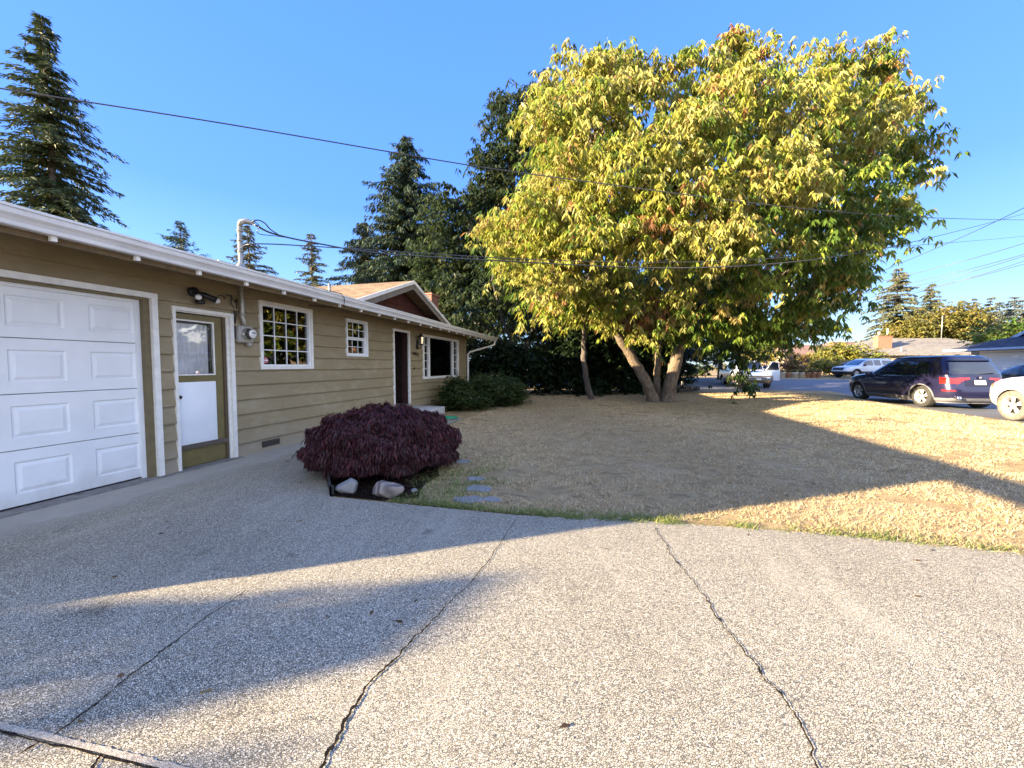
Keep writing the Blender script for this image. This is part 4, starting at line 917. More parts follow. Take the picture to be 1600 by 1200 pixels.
# ---- purple lace leaf maple
def maple():
    c0 = Vector((-2.83, 4.42, 0)); t = empty('lace_leaf_maple', c0, 0, 'low mounded purple lace leaf maple in the bed beside the front walk', 'shrub')
    b_ = MB(); r = random.Random(9); base = Vector((0, 0, -.0))
    for k in range(11):
        a = k*.571; q = Vector((math.cos(a), math.sin(a), 0))
        limb(b_, [base, q*.2+Vector((0, 0, .35)), q*.45+Vector((0, 0, .46)), q*.62+Vector((0, 0, .38))], .035, .012, 6, 4, .02, k)
    b_.build('trunk', M_BARK2, t)
    n = 27000; u = rng.random(n); a = rng.random(n)*6.283
    # dome profile in direction a: lumpy ellipsoid with overhanging skirt
    ph = np.arccos(1-1.62*rng.random(n)); lump = 1+.06*np.sin(3*a+1)+.07*np.sin(7*a+ph*6)+.07*np.sin(5*a-ph*9)+.04*np.sin(13*a+ph*15)
    rr = (.80+.22*rng.random(n)**.5)*lump
    X = np.stack([.86*rr*np.sin(ph)*np.cos(a), .82*rr*np.sin(ph)*np.sin(a), .33+.44*rr*np.cos(ph)*np.where(np.cos(ph) < 0, .75, 1.)], 1)
    kk = 5; ang = a[:, None]+rng.normal(size=(n, kk))*1.1
    d = np.stack([np.cos(ang), np.sin(ang), -.9-.9*rng.random((n, kk))*np.sin(ph)[:, None]+.5*np.cos(ph)[:, None]], 2).reshape(-1, 3)
    B = np.repeat(X, kk, axis=0)+rng.normal(size=(n*kk, 3))*.012
    V = leaves(B, d, .058*(.6+.7*rng.random(n*kk)), .0125*(.7+.6*rng.random(n*kk)), .35)
    c = palette(n*kk, [(.048, .013, .017), (.078, .018, .021), (.028, .009, .013), (.12, .03, .028), (.06, .045, .04)], [3, 3, 2.5, 1.3, .4], .2)
    npmesh('foliage', V, 4, leafmat('maple_leaf', .2, .5), t, c)
maple()
# shrub by the picture window
def evergreen():
    for (x, y, R, h, lab, sd) in ((-3.75, 11.2, 1.15, 1.05, 'leafy green shrub under the picture window beside the concrete step', 1), (-3.75, 12.7, 1.0, .95, 'sprawling green shrub past the downspout at the house corner', 2)):
        b0 = Vector((x, y, -.02)); L_ = []; q = random.Random(sd+70)
        for k in range(16): L_.append(((x+q.uniform(-R, R)*.75, y+q.uniform(-R, R)*.75, .25+q.random()*(h-.45)), .32*q.uniform(.8, 1.3)))
        t = make_tree('leafy_shrub', lab, 'shrub', 'green shrubs along the house', b0, [([tuple(b0), (x, y, h*.5)], .03, .015)], L_, [(.05, .085, .025), (.08, .115, .035), (.035, .06, .02), (.15, .14, .05)], [3, 3, 2, .8], 1500, 6, .075, .036, 6, .25, .10, M_BARK2, 6, .2, shell=.4)
        P_ = []; r = random.Random(sd)
        b_ = MB(); n = 26
        for k in range(n):
            a = r.random()*6.28; p0 = Vector((r.uniform(-R, R)*.6, r.uniform(-R, R)*.6, h*.6)); p1 = p0+Vector((math.cos(a)*.2, math.sin(a)*.2, h*.35+r.random()*.22))
            P_ += [[*(p0.lerp(p1, s_))] for s_ in np.linspace(.3, 1, 9)]
        V, c = clusters(np.array(P_), 4, .06, .028, -.3, [(.07, .105, .03), (.05, .08, .025)], [1, 1], .2); npmesh('shoots', V, 4, M_LEAF, t, c)
evergreen()
# tree behind the camera's left shoulder, past the garage end: it throws the streaky shade on the drive
b0 = Vector((-12.0, -4.6, 0))
make_tree('shade_tree', 'small leafy tree past the near end of the garage', 'tree', None, b0, [([tuple(b0), (b0.x, b0.y, 1.8)], .09, .05)],
   [((b0.x+dx, b0.y+dy, z), r) for dx, dy, z, r in ((0, 0, .8, .5), (.1, .1, 1.3, .5), (-.1, 0, 1.8, .55), (0, -.2, 2.2, .5), (0, .25, 2.3, .42), (0, .05, 2.65, .36), (.15, -.05, 2.95, .22), (-.2, .3, 2.85, .13), (.1, -.2, 3.12, .13))], DK, [1, 1, 1, 1], 120, 7, .2, .07, 6, .8, .22, M_BARK2, 6)
# ------------------------------------------------------------------ vehicles
def paint(name, col, metal=.0, rough=.25):
    if name in MATS: return MATS[name]
    m = M(name, col, rough, metal, var=.04, scale=2, coat=.8); return m
M_TYRE = M('tyre_rubber', (.035, .033, .03), .85, var=.3, scale=30); M_TYRED = M('dusty_tyre', (.15, .13, .11), .9, var=.25, scale=12)
M_RIM = M('alloy_rim', (.62, .62, .60), .3, metal=.6, var=.08); M_CGL = M('car_glass', (.012, .015, .018), .04, var=.1, spec=.9, coat=1.)
M_PLAST = M('black_plastic', (.02, .02, .021), .6, var=.2); M_CHR = M('chrome', (.75, .75, .76), .12, metal=1., var=.02)
M_RED = M('tail_lamp_red', (.5, .015, .012), .15, coat=1., var=.2, scale=20); M_AMB = M('amber_lamp', (.75, .25, .02), .2, coat=1.); M_LAMP = M('clear_lamp', (.6, .63, .66), .1, metal=.3, coat=1.)
M_PLATE = M('number_plate', (.72, .72, .74), .4, var=.15, scale=40); M_WELL = M('wheel_well', (.012, .012, .012), .95)
class Car:
    def __init__(s, name, label, loc, hd, lv, mat, group=None, n=5.5, cat='car'):
        s.root = empty(name, loc, hd, label, cat, group); s.lv = lv; s.n = n; s.mat = mat
    def ip(s, z):
        lv = s.lv
        if z <= lv[0][0]: return lv[0][1:4]
        for a, b in zip(lv, lv[1:]):
            if a[0] <= z <= b[0]:
                t_ = (z-a[0])/(b[0]-a[0]); return [a[k]+(b[k]-a[k])*t_ for k in (1, 2, 3)]
        return lv[-1][1:4]
    def X(s, y, z):
        yr, yf, w_ = s.ip(z); c = (yr+yf)/2; l = (yf-yr)/2; q = min(.9999, abs((y-c)/l)); return w_*(1-q**s.n)**(1/s.n)
    def Y(s, x, z, front=True):
        yr, yf, w_ = s.ip(z); c = (yr+yf)/2; l = (yf-yr)/2; q = min(.9999, abs(x/w_)); e = l*(1-q**s.n)**(1/s.n); return c+e if front else c-e
    def loft(s, z0, z1, off=0., name='body', mat=None, wheels=None, cap=True, wr=.42):
        zs = sorted({z0, z1}|{l[0] for l in s.lv if z0 < l[0] < z1})
        zz = []
        for a, b in zip(zs, zs[1:]): zz += [a, (a+b)/2]
        zz.append(zs[-1]); N_ = 88; vs = []
        for z in zz:
            yr, yf, w_ = s.ip(z); c = (yr+yf)/2; l = (yf-yr)/2+off; w2 = w_+off
            for k in range(N_):
                a = 2*math.pi*(k+.5)/N_; ca, sa = math.cos(a), math.sin(a); e = 2/s.n
                vs.append((w2*math.copysign(abs(ca)**e, ca), c+l*math.copysign(abs(sa)**e, sa), z))
        b_ = MB(); m_ = len(zz)
        b_.add(vs, [(i*N_+k, i*N_+(k+1) % N_, (i+1)*N_+(k+1) % N_, (i+1)*N_+k) for i in range(m_-1) for k in range(N_)], True)
        b_.f += [tuple(range(N_))[::-1], tuple((m_-1)*N_+k for k in range(N_))]; b_.sm += [True, True]
        o = b_.build(name, mat or s.mat, s.root)
        if wheels:
            cb = MB()
            for y in wheels:
                for sx in (-1, 1): cb.tube([(sx*.55, y, .36), (sx*1.4, y, .36)], wr, 28)
            co = cb.build('cut', M_WELL); o.data.materials.append(M_WELL); co.data.materials.clear(); co.data.materials.append(s.mat); co.data.materials.append(M_WELL)
            co.data.polygons.foreach_set('material_index', [1]*len(co.data.polygons)); co.parent = s.root
            md = o.modifiers.new('b', 'BOOLEAN'); md.object = co; md.solver = 'EXACT'; md.operation = 'DIFFERENCE'; md.use_self = True
            bpy.context.view_layer.update(); dg = bpy.context.evaluated_depsgraph_get(); me = bpy.data.meshes.new_from_object(o.evaluated_get(dg)); o.modifiers.clear(); o.data = me; bpy.data.objects.remove(co)
        o.data.set_sharp_from_angle(angle=rad(38)); return o
    def side(s, sx, quad, off=.005, mat=None, name='side_window', nu=10, nv=5, parent=None, both=False):
        """patch on the body side; quad = 4 (y,z) corners"""
        b_ = MB(); vs = []
        for i in range(nu+1):
            for j in range(nv+1):
                u, v = i/nu, j/nv; (a, b, c, d) = [Vector(q) for q in quad]; p = a.lerp(b, u).lerp(d.lerp(c, u), v)
                vs.append((sx*(s.X(p.x, p.y)+off), p.x, p.y))
        b_.add(vs, [(i*(nv+1)+j, (i+1)*(nv+1)+j, (i+1)*(nv+1)+j+1, i*(nv+1)+j+1) for i in range(nu) for j in range(nv)], True)
        return b_.build(name, mat or M_CGL, parent or s.root)
    def end(s, front, quad, off=.006, mat=None, name='windscreen', nu=12, nv=5, parent=None):
        b_ = MB(); vs = []
        for i in range(nu+1):
            for j in range(nv+1):
                u, v = i/nu, j/nv; (a, b, c, d) = [Vector(q) for q in quad]; p = a.lerp(b, u).lerp(d.lerp(c, u), v)
                vs.append((p.x, s.Y(p.x, p.y, front)+(off if front else -off), p.y+off*.5))
        b_.add(vs, [(i*(nv+1)+j, (i+1)*(nv+1)+j, (i+1)*(nv+1)+j+1, i*(nv+1)+j+1) for i in range(nu) for j in range(nv)], True)
        return b_.build(name, mat or M_CGL, parent or s.root)
    def wheels(s, ys, r, wd, x, spokes=5, dusty=False, double=True):
        for y in ys:
            for sx in (-1, 1):
                wh = empty('wheel', (sx*x, y, r)); wh.parent = s.root
                b_ = MB(); q = wd/2
                b_.lathe((0, 0, 0), [(r*.62, -q*.8), (r*.70, -q), (r*.93, -q), (r*.99, -q*.75), (r, -q*.3), (r, q*.3), (r*.99, q*.75), (r*.93, q), (r*.70, q), (r*.62, q*.8), (r*.62, -q*.8)], 'x', 36)
                b_.build('tyre', M_TYRED if dusty else M_TYRE, wh)
                b_ = MB(); o_ = sx*q*.55
                b_.lathe((0, 0, 0), [(r*.655, sx*q*.9), (r*.62, sx*q*.85), (r*.58, sx*q*.5), (r*.58, -sx*q*.8)], 'x', 36)
                b_.lathe((0, 0, 0), [(0, o_+sx*.02), (r*.13, o_+sx*.02), (r*.17, o_)], 'x', 20)
                for k in range(spokes):
                    for dd in ((-.13, .13) if double else (0,)):
                        a = 2*math.pi*k/spokes+.3; p0 = (o_, r*.1*math.cos(a), r*.1*math.sin(a)); p1 = (o_+sx*.012, r*.61*math.cos(a+dd*1.3), r*.61*math.sin(a+dd*1.3))
                        b_.tube([p0, p1], [r*.085, r*.06], 6)
                b_.build('rim', M_RIM, wh)
                b_ = MB(); b_.lathe((0, 0, 0), [(0, o_-sx*.06), (r*.57, o_-sx*.06)], 'x', 24); b_.build('brake_disc', M_WELL, wh)
# ---- dark blue SUV
H_ = rad(5.5)
lv = [(.22, -2.22, 2.15, .86), (.30, -2.36, 2.30, .925), (.45, -2.43, 2.39, .955), (.60, -2.44, 2.41, .965), (.75, -2.41, 2.39, .965), (.90, -2.37, 2.27, .955), (.98, -2.355, 2.05, .945), (1.03, -2.345, 1.75, .935), (1.08, -2.335, 1.38, .925), (1.12, -2.32, 1.12, .91),
      (1.25, -2.25, .88, .87), (1.45, -2.12, .52, .795), (1.58, -2.02, .27, .735), (1.66, -1.95, .02, .68), (1.70, -1.85, -.22, .61), (1.72, -1.55, -.55, .45)]
lv = [(z*1.045 if z > .5 else z, a, b, c) for z, a, b, c in lv]
suvc = at(1425, 571, 13.55); suv = Car('parked_suv', 'dark blue SUV parked at the lawn edge with its red tail lamps towards us', (suvc.x+.97+.05, suvc.y+1.47, -.12), H_, lv, paint('midnight_blue_paint', (.022, .021, .06), .35, .22), cat='SUV')
suv.loft(.22, 1.72*1.045, wheels=(-1.47, 1.47)); suv.loft(.20, .37, .012, 'lower_cladding', M('grey_cladding', (.16, .16, .17), .5), (-1.47, 1.47), wr=.44)
for sx in (-1, 1):
    for q in ([(-.05, 1.10), (.86, 1.10), (.30, 1.52), (-.05, 1.56)], [(-1.02, 1.10), (-.12, 1.10), (-.12, 1.57), (-.98, 1.59)], [(-1.72, 1.14), (-1.09, 1.11), (-1.05, 1.58), (-1.55, 1.55)]):
        suv.side(sx, q)
    suv.side(sx, [(-1.80, 1.075), (.90, 1.065), (.90, 1.085), (-1.80, 1.095)], .009, M_CHR, 'window_trim', 24, 1)
    for y in (-.08, -1.04, .98): suv.side(sx, [(y, .35), (y+.010, .35), (y+.010, 1.06), (y, 1.06)], .003, M_BLK, 'door_seam', 1, 8)
    for y in (-.25, -1.2): suv.side(sx, [(y, .95), (y+.19, .95), (y+.19, .98), (y, .98)], .028, paint('midnight_blue_paint', None), 'door_handle', 4, 1)
    b_ = MB(); b_.bevbox(sx*.93 if sx > 0 else -1.13, sx*.93+.20 if sx > 0 else -.93, .72, .84, 1.05, 1.20, .03); b_.build('wing_mirror', suv.mat, suv.root)
    arc = MB()
    for wy in (-1.47, 1.47):
        pts = [(sx*(suv.X(wy+.44*math.cos(a), .36+.44*math.sin(a))+.004), wy+.44*math.cos(a), .36+.44*math.sin(a)) for a in np.linspace(0, math.pi, 22)]
        b2 = MB(); b2.tube(pts, .022, 6); b2.build('arch_trim', MATS['grey_cladding'], suv.root)
    b_ = MB(); b_.tube([(sx*.66, .05, 1.67), (sx*.68, -.1, 1.715), (sx*.70, -.8, 1.735), (sx*.68, -1.6, 1.71), (sx*.66, -1.85, 1.68)], .016, 6); b_.build('roof_rail', M_BLK, suv.root)
    suv.side(sx, [(-2.37, .84), (-2.28, .90), (-2.30, 1.02), (-2.36, 1.06)], .03, M_RED, 'tail_lamp', 40, 4)
    suv.end(False, [(sx*.87, .84), (sx*.56, .85), (sx*.48, .98), (sx*.86, 1.05)], .02, M_RED, 'tail_lamp', 40, 4)
    suv.end(False, [(sx*.86, .60), (sx*.66, .60), (sx*.66, .64), (sx*.86, .64)], .010, M_RED, 'rear_reflector', 4, 1)
    b_ = MB(); b_.lathe((sx*.62, -2.47, .40), [(.05, .1), (.05, -.02), (.042, -.02), (.042, .1)], 'y', 16); b_.build('exhaust_tip', M_CHR, suv.root)
    suv.end(True, [(sx*.55, .72), (sx*.92, .74), (sx*.90, .86), (sx*.55, .82)], .01, M_LAMP, 'headlight', 8, 4)
suv.end(False, [(-.74, 1.16), (.74, 1.16), (.60, 1.57), (-.60, 1.57)], .006, M_CGL, 'rear_window', 16, 6)
suv.end(False, [(-.66, 1.59), (.66, 1.59), (.60, 1.655), (-.60, 1.655)], .05, suv.mat, 'roof_spoiler', 16, 2)
suv.end(True, [(-.78, 1.14), (.78, 1.14), (.64, 1.60), (-.64, 1.60)], .006, M_CGL, 'windscreen', 16, 6)
suv.end(False, [(-.42, .76), (.42, .76), (.42, .98), (-.42, .98)], .004, M('recess_blue', (.012, .012, .03), .35), 'plate_recess', 6, 2)
p_ = suv.end(False, [(-.16, .82), (.16, .82), (.16, .96), (-.16, .96)], .014, M_PLATE, 'number_plate', 4, 2)
suv.end(False, [(-.13, .87), (.13, .87), (.13, .905), (-.13, .905)], .016, M('plate_ink', (.25, .27, .38), .6, var=.6, scale=60), 'plate_marks', 4, 1, p_)
b_ = MB(); b_.cyl((0, -2.40, 1.055), .04, .012, 'y', 20); b_.build('badge', M_CHR, suv.root)
suv.end(False, [(-.86, .36), (.86, .36), (.86, .385), (-.86, .385)], .02, M_CHR, 'bumper_strip', 12, 1)
b_ = MB(); b_.tube([(.02, -2.33, 1.17), (.42, -2.335, 1.20)], .012, 6); b_.build('wiper', M_BLK, suv.root)
b_ = MB(); b_.lathe((0, -1.5, 1.72), [(.05, 0), (.03, .03), (0, .07)], n=10); b_.build('antenna_fin', suv.mat, suv.root)
suv.wheels((-1.47, 1.47), .375, .27, .80, 5)
# ---- white SUV nose at the right edge
lv2 = [(.30, -2.5, 2.26, .90), (.42, -2.6, 2.42, .955), (.60, -2.62, 2.47, .975), (.80, -2.62, 2.46, .975), (.95, -2.6, 2.38, .965), (1.05, -2.58, 2.22, .95), (1.12, -2.56, 1.95, .94), (1.17, -2.55, 1.55, .93), (1.22, -2.54, 1.15, .92), (1.45, -2.46, .78, .85), (1.7, -2.36, .42, .76), (1.82, -2.2, .1, .66), (1.86, -1.9, -.3, .5)]
tc = at(1583, 571, 10.15); tr_ = Car('parked_white_suv', 'white SUV at the right edge with only its nose and front wheel showing', (tc.x+.97, tc.y-1.5, -.12), rad(1), lv2, paint('white_car_paint', (.58, .57, .53), 0, .3), cat='SUV')
tr_.loft(.30, 1.86, wheels=(-1.5, 1.5), wr=.46)
for sx in (-1, 1):
    tr_.side(sx, [(2.10, .86), (2.36, .86), (2.30, 1.03), (2.14, 1.0)], .012, M_AMB, 'indicator_lamp', 5, 4)
    tr_.end(True, [(sx*.50, .80), (sx*.90, .82), (sx*.88, 1.02), (sx*.50, .98)], .01, M_LAMP, 'headlight', 6, 4)
    tr_.side(sx, [(-.1, 1.2), (.85, 1.2), (.35, 1.62), (-.1, 1.66)]); tr_.side(sx, [(-1.2, 1.2), (-.2, 1.2), (-.2, 1.67), (-1.15, 1.67)]); tr_.side(sx, [(-2.2, 1.2), (-1.3, 1.2), (-1.25, 1.66), (-2.1, 1.62)])
    tr_.side(sx, [(1.0, .35), (1.012, .35), (1.012, 1.15), (1.0, 1.15)], .003, M_BLK, 'door_seam', 1, 8)
    tr_.side(sx, [(1.05, 1.075), (2.2, .985), (2.2, .993), (1.05, 1.083)], .003, M_BLK, 'bonnet_seam', 12, 1)
tr_.end(True, [(-.78, 1.25), (.78, 1.25), (.66, 1.7), (-.66, 1.7)], .006); tr_.end(True, [(-.45, .72), (.45, .72), (.45, 1.0), (-.45, 1.0)], .012, M_PLAST, 'grille')
tr_.wheels((-1.5, 1.5), .395, .27, .82, 5, True)
# ---- white pickup truck beyond the road
lvr = [(.35, -2.6, 2.45, .88), (.5, -2.66, 2.58, .92), (.7, -2.68, 2.62, .93), (.9, -2.68, 2.55, .93), (1.0, -2.67, 2.40, .92), (1.08, -2.66, 2.0, .91), (1.14, -2.64, 1.35, .90), (1.3, -2.6, 1.08, .85), (1.55, -2.5, .62, .77), (1.72, -2.42, .25, .70), (1.79, -2.3, -.05, .6)]
rc = at(1347, 571, 36.); hd = math.atan2(CR.y, CR.x)+rad(90)+rad(8)
rg = Car('white_pickup', 'white pickup with canopy and black bumper parked across the road facing left', (rc.x, rc.y, .17), hd, lvr, paint('pale_truck_paint', (.70, .73, .76), 0, .3), cat='pickup truck')
rg.loft(.35, 1.79, wheels=(-1.6, 1.6), wr=.46)
for sx in (-1, 1):
    rg.side(sx, [(-.15, 1.16), (.98, 1.16), (.42, 1.60), (-.15, 1.64)]); rg.side(sx, [(-1.0, 1.16), (-.25, 1.16), (-.25, 1.65), (-.95, 1.66)]); rg.side(sx, [(-2.3, 1.2), (-1.15, 1.2), (-1.15, 1.62), (-2.2, 1.6)])
    rg.side(sx, [(2.28, .92), (2.48, .90), (2.42, .99), (2.2, 1.0)], .01, M_LAMP, 'headlight', 4, 3)
    rg.end(True, [(sx*.55, .86), (sx*.88, .86), (sx*.86, .99), (sx*.55, .98)], .01, M_LAMP, 'headlight', 4, 3)
    for wy in (-1.6, 1.6):
        pts = [(sx*(rg.X(wy+.47*math.cos(a), .36+.47*math.sin(a))+.004), wy+.47*math.cos(a), .36+.47*math.sin(a)) for a in np.linspace(0, math.pi, 20)]
        b_ = MB(); b_.tube(pts, .04, 6); b_.build('arch_trim', M_PLAST, rg.root)
    b_ = MB(); b_.bevbox(sx*.9 if sx > 0 else -1.12, sx*.9+.22 if sx > 0 else -.9, .85, .95, 1.1, 1.26, .03); b_.build('wing_mirror', M_PLAST, rg.root)
rg.loft(.30, .62, .02, 'bumper', M_PLAST, (-1.6, 1.6), wr=.5)
rg.end(True, [(-.52, .72), (.52, .72), (.52, .98), (-.52, .98)], .012, M_PLAST, 'grille'); rg.end(True, [(-.76, 1.18), (.76, 1.18), (.66, 1.66), (-.66, 1.66)])
rg.wheels((-1.6, 1.6), .39, .25, .78, 6)
# ---- generic dark cars further back
lvd = [(.22, -2.1, 2.05, .82), (.4, -2.25, 2.2, .88), (.6, -2.28, 2.22, .9), (.8, -2.25, 2.1, .9), (.93, -2.22, 1.6, .88), (.98, -2.18, 1.05, .86), (1.15, -1.95, .72, .80), (1.35, -1.6, .25, .70), (1.44, -1.2, -.1, .6)]
for nm, lab, p, hh, zc in (('dark_car', 'dark car half hidden behind the nose of the white pickup across the road', at(1318, 571, 42), hd+rad(5), .2), ('dark_car', 'dark car roof showing over the bonnet of the white SUV at the right edge', at(1622, 571, 17.5), rad(5), -.10)):
    c = Car(nm, lab, (p.x, p.y, zc+(.25 if zc > 0 else .08)), hh, lvd, paint('charcoal_paint', (.03, .032, .038), .3, .25), cat='car'); c.loft(.22, 1.44, wheels=(-1.35, 1.35), wr=.36)
    for sx in (-1, 1):
        c.side(sx, [(-.1, 1.0), (.85, 1.0), (.35, 1.32), (-.1, 1.36)]); c.side(sx, [(-1.2, 1.0), (-.2, 1.0), (-.2, 1.36), (-1.1, 1.34)])
    c.end(True, [(-.72, 1.0), (.72, 1.0), (.58, 1.36), (-.58, 1.36)]); c.end(False, [(-.72, 1.02), (.72, 1.02), (.55, 1.36), (-.55, 1.36)], name='rear_window'); c.wheels((-1.35, 1.35), .32, .2, .74, 5)
# ---- two tone pickup with its driver door open
lvp = [(.36, -2.6, 2.36, .90), (.48, -2.65, 2.46, .95), (.62, -2.66, 2.47, .96), (.85, -2.66, 2.46, .96), (1.0, -2.65, 2.42, .955), (1.07, -2.64, 2.25, .94), (1.13, -2.62, 1.2, .93)]
pc = at(1163, 571, 26.0); fwd_ = (-Vector((-math.sin(YAW), math.cos(YAW), 0))*.97-CR*.24); hp_ = math.atan2(fwd_.y, fwd_.x)-rad(90)
pk = Car('old_pickup', 'older two tone pickup with its driver door open at the kerb behind the hanging branch', (pc.x, pc.y, -.11), hp_, lvp, paint('pickup_white', (.62, .66, .70), 0, .35), n=9, cat='pickup truck')
pk.loft(.36, 1.13, wheels=(-1.55, 1.6), wr=.45)
pk.loft(.34, .80, .010, 'lower_two_tone', M('pickup_brown', (.16, .12, .08), .35, coat=.5), (-1.55, 1.6), wr=.46)
cb = Car('cab', None, (0, 0, 0), 0, [(1.131, -.95, 1.15, .90), (1.3, -.92, .98, .86), (1.6, -.85, .66, .78), (1.72, -.78, .5, .72), (1.78, -.6, .3, .6)], pk.mat, n=9); cb.root.parent = pk.root; del cb.root['category']
cb.loft(1.131, 1.78, name='cab_shell')
cb.end(True, [(-.74, 1.16), (.74, 1.16), (.66, 1.64), (-.66, 1.64)]); cb.end(False, [(-.7, 1.2), (.7, 1.2), (.62, 1.62), (-.62, 1.62)], name='rear_window')
cb.side(1, [(-.75, 1.16), (.85, 1.16), (.45, 1.6), (-.68, 1.62)])
b_ = MB(); b_.box(-.80, .80, -2.55, -1.1, 1.131, 1.137); b_.build('bed_cover', M_PLAST, pk.root)
for sx in (-1, 1):
    pk.end(True, [(sx*.58, .84), (sx*.88, .84), (sx*.88, .98), (sx*.58, .98)], .012, M_LAMP, 'headlight', 4, 3)
pk.end(True, [(-.55, .82), (.55, .82), (.55, 1.0), (-.55, 1.0)], .010, M_CHR, 'grille'); pk.end(True, [(-.9, .50), (.9, .50), (.9, .68), (-.9, .68)], .06, M_CHR, 'front_bumper')
b_ = MB(); b_.box(-.16, .16, 2.54, 2.55, .54, .64); b_.build('number_plate', M_PLATE, pk.root)
pk.wheels((-1.55, 1.6), .37, .23, .80, 8, False, False)
# opened driver door (vehicle's left side)
dr = empty('driver_door', (-.93, 1.0, 0), rad(-62)); dr.parent = pk.root
b_ = MB(); b_.bevbox(-.03, .03, -1.15, 0, .45, 1.13, .02); b_.build('door_skin', pk.mat, dr)
b_ = MB(); b_.tube([(0, -1.12, 1.12), (.02, -1.05, 1.62), (.03, -.55, 1.68), (.02, -.03, 1.12)], .028, 6); b_.build('window_frame', pk.mat, dr)
b_ = MB(); b_.prism([(-1.10, 1.13), (-1.03, 1.60), (-.56, 1.66), (-.06, 1.13)], 'x', .012, .016); b_.build('door_glass', glass('door_glass', k=.15, alpha=.6), dr)
# ---- person standing in the open door
def person(loc, rz):
    o = empty('person', loc, rz, 'dark haired person in a dark shirt leaning in beside the open pickup door', 'person')
    J = {'pel': (0, 0, .95), 'ch': (0, .08, 1.25), 'nk': (0, .13, 1.46), 'hd': (0, .16, 1.60), 'top': (0, .16, 1.73),
         'ls': (-.19, .1, 1.40), 'le': (-.27, .2, 1.13), 'lw': (-.2, .42, 1.08), 'lh': (-.18, .50, 1.08), 'rs': (.19, .1, 1.40), 're': (.27, .18, 1.12), 'rw': (.22, .42, 1.12), 'rh': (.2, .50, 1.12),
         'lp': (-.1, 0, .90), 'lk': (-.12, .05, .50), 'la': (-.12, -.02, .09), 'lt': (-.13, .16, .04), 'rp': (.1, 0, .90), 'rk': (.12, -.02, .50), 'ra': (.13, -.12, .09), 'rt': (.14, .06, .04)}
    Rr = dict(pel=.14, ch=.155, nk=.06, hd=.095, top=.06, ls=.07, le=.045, lw=.03, lh=.035, rs=.07, re=.045, rw=.03, rh=.035, lp=.10, lk=.065, la=.045, lt=.04, rp=.10, rk=.065, ra=.045, rt=.04)
    E_ = [('pel', 'ch'), ('ch', 'nk'), ('nk', 'hd'), ('hd', 'top'), ('ch', 'ls'), ('ls', 'le'), ('le', 'lw'), ('lw', 'lh'), ('ch', 'rs'), ('rs', 're'), ('re', 'rw'), ('rw', 'rh'), ('pel', 'lp'), ('lp', 'lk'), ('lk', 'la'), ('la', 'lt'), ('pel', 'rp'), ('rp', 'rk'), ('rk', 'ra'), ('ra', 'rt')]
    ks = list(J); me = bpy.data.meshes.new('body'); me.from_pydata([J[k] for k in ks], [(ks.index(a), ks.index(b)) for a, b in E_], [])
    bo = bpy.data.objects.new('body', me); COL.objects.link(bo); bo.parent = o
    md = bo.modifiers.new('s', 'SKIN'); bo.modifiers.new('d', 'SUBSURF').levels = 2; bo.modifiers['d'].render_levels = 2
    for i, k in enumerate(ks): me.skin_vertices[0].data[i].radius = (Rr[k], Rr[k]*(.75 if k in ('ch', 'pel') else 1)); 
    me.skin_vertices[0].data[0].use_root = True
    bpy.context.view_layer.update(); dg = bpy.context.evaluated_depsgraph_get(); m2 = bpy.data.meshes.new_from_object(bo.evaluated_get(dg)); bo.modifiers.clear(); bo.data = m2
    for f in m2.polygons: f.use_smooth = True
    mm = [M('skin_tone', (.35, .2, .13), .6), M('dark_shirt', (.06, .09, .15), .8), M('jeans', (.04, .055, .10), .85)]
    m2.materials.clear(); [m2.materials.append(x) for x in mm]
    for f in m2.polygons:
        c = f.center; f.material_index = 2 if c.z < .97 else (1 if c.z < 1.49 and not (c.y > .38) else 0)
    b_ = MB(); b_.lathe((0, .145, 1.62), [(.10, -.02), (.11, .04), (.095, .10), (.05, .135), (0, .145)], n=18); b_.build('hair', M('dark_hair', (.02, .015, .012), .7), o)
    return o
pd_ = Matrix.Rotation(hp_, 3, 'Z') @ Vector((-1.28, .35, 0)); person((pc.x+pd_.x, pc.y+pd_.y, -.11), hp_+rad(-70))
# ------------------------------------------------------------------ houses across the street
M_FROOF = shingle_mat('pale_shingle', (.25, .235, .205), (.32, .30, .26), (.16, .145, .13)); M_BROOF = shingle_mat('slate_shingle', (.075, .08, .10), (.10, .105, .13), (.04, .04, .05))
M_LBRK = brickmat('orange_brick', (.36, .12, .06), (.28, .085, .045), (.3, .22, .17))
M_TANW = M('tan_wall', (.32, .25, .17), .8, var=.1); M_BLUW = M('blue_grey_wall', (.30, .35, .43), .75, var=.1)
def hip(b_, x0, x1, y0, y1, ze, zr_, inset, T):
    """hip roof with eaves x0..x1, y0..y1 and a ridge along x"""
    ym = (y0+y1)/2; vs = [(x0, y0, ze), (x1, y0, ze), (x1, y1, ze), (x0, y1, ze), (x0+inset, ym, zr_), (x1-inset, ym, zr_), (x0, y0, ze-.14), (x1, y0, ze-.14), (x1, y1, ze-.14), (x0, y1, ze-.14)]
    b_.add([T @ Vector(v) for v in vs], [(0, 1, 5, 4), (2, 3, 4, 5), (1, 2, 5), (3, 0, 4), (0, 6, 7, 1), (1, 7, 8, 2), (2, 8, 9, 3), (3, 9, 6, 0), (6, 9, 8, 7)])
def face_mat(px, d, z=.2, turn=0.):
    p = at(px, 571, d); return Matrix.Translation((p.x, p.y, z)) @ Matrix.Rotation(YAW+turn, 4, 'Z')
T = face_mat(1440, 47, .15, rad(-8)); I4 = Matrix.Identity(4)
ha = empty('grey_roofed_house', T.translation, 0, 'single storey house with pale grey hip roof and orange brick chimney across the street', 'house'); ha.matrix_world = T
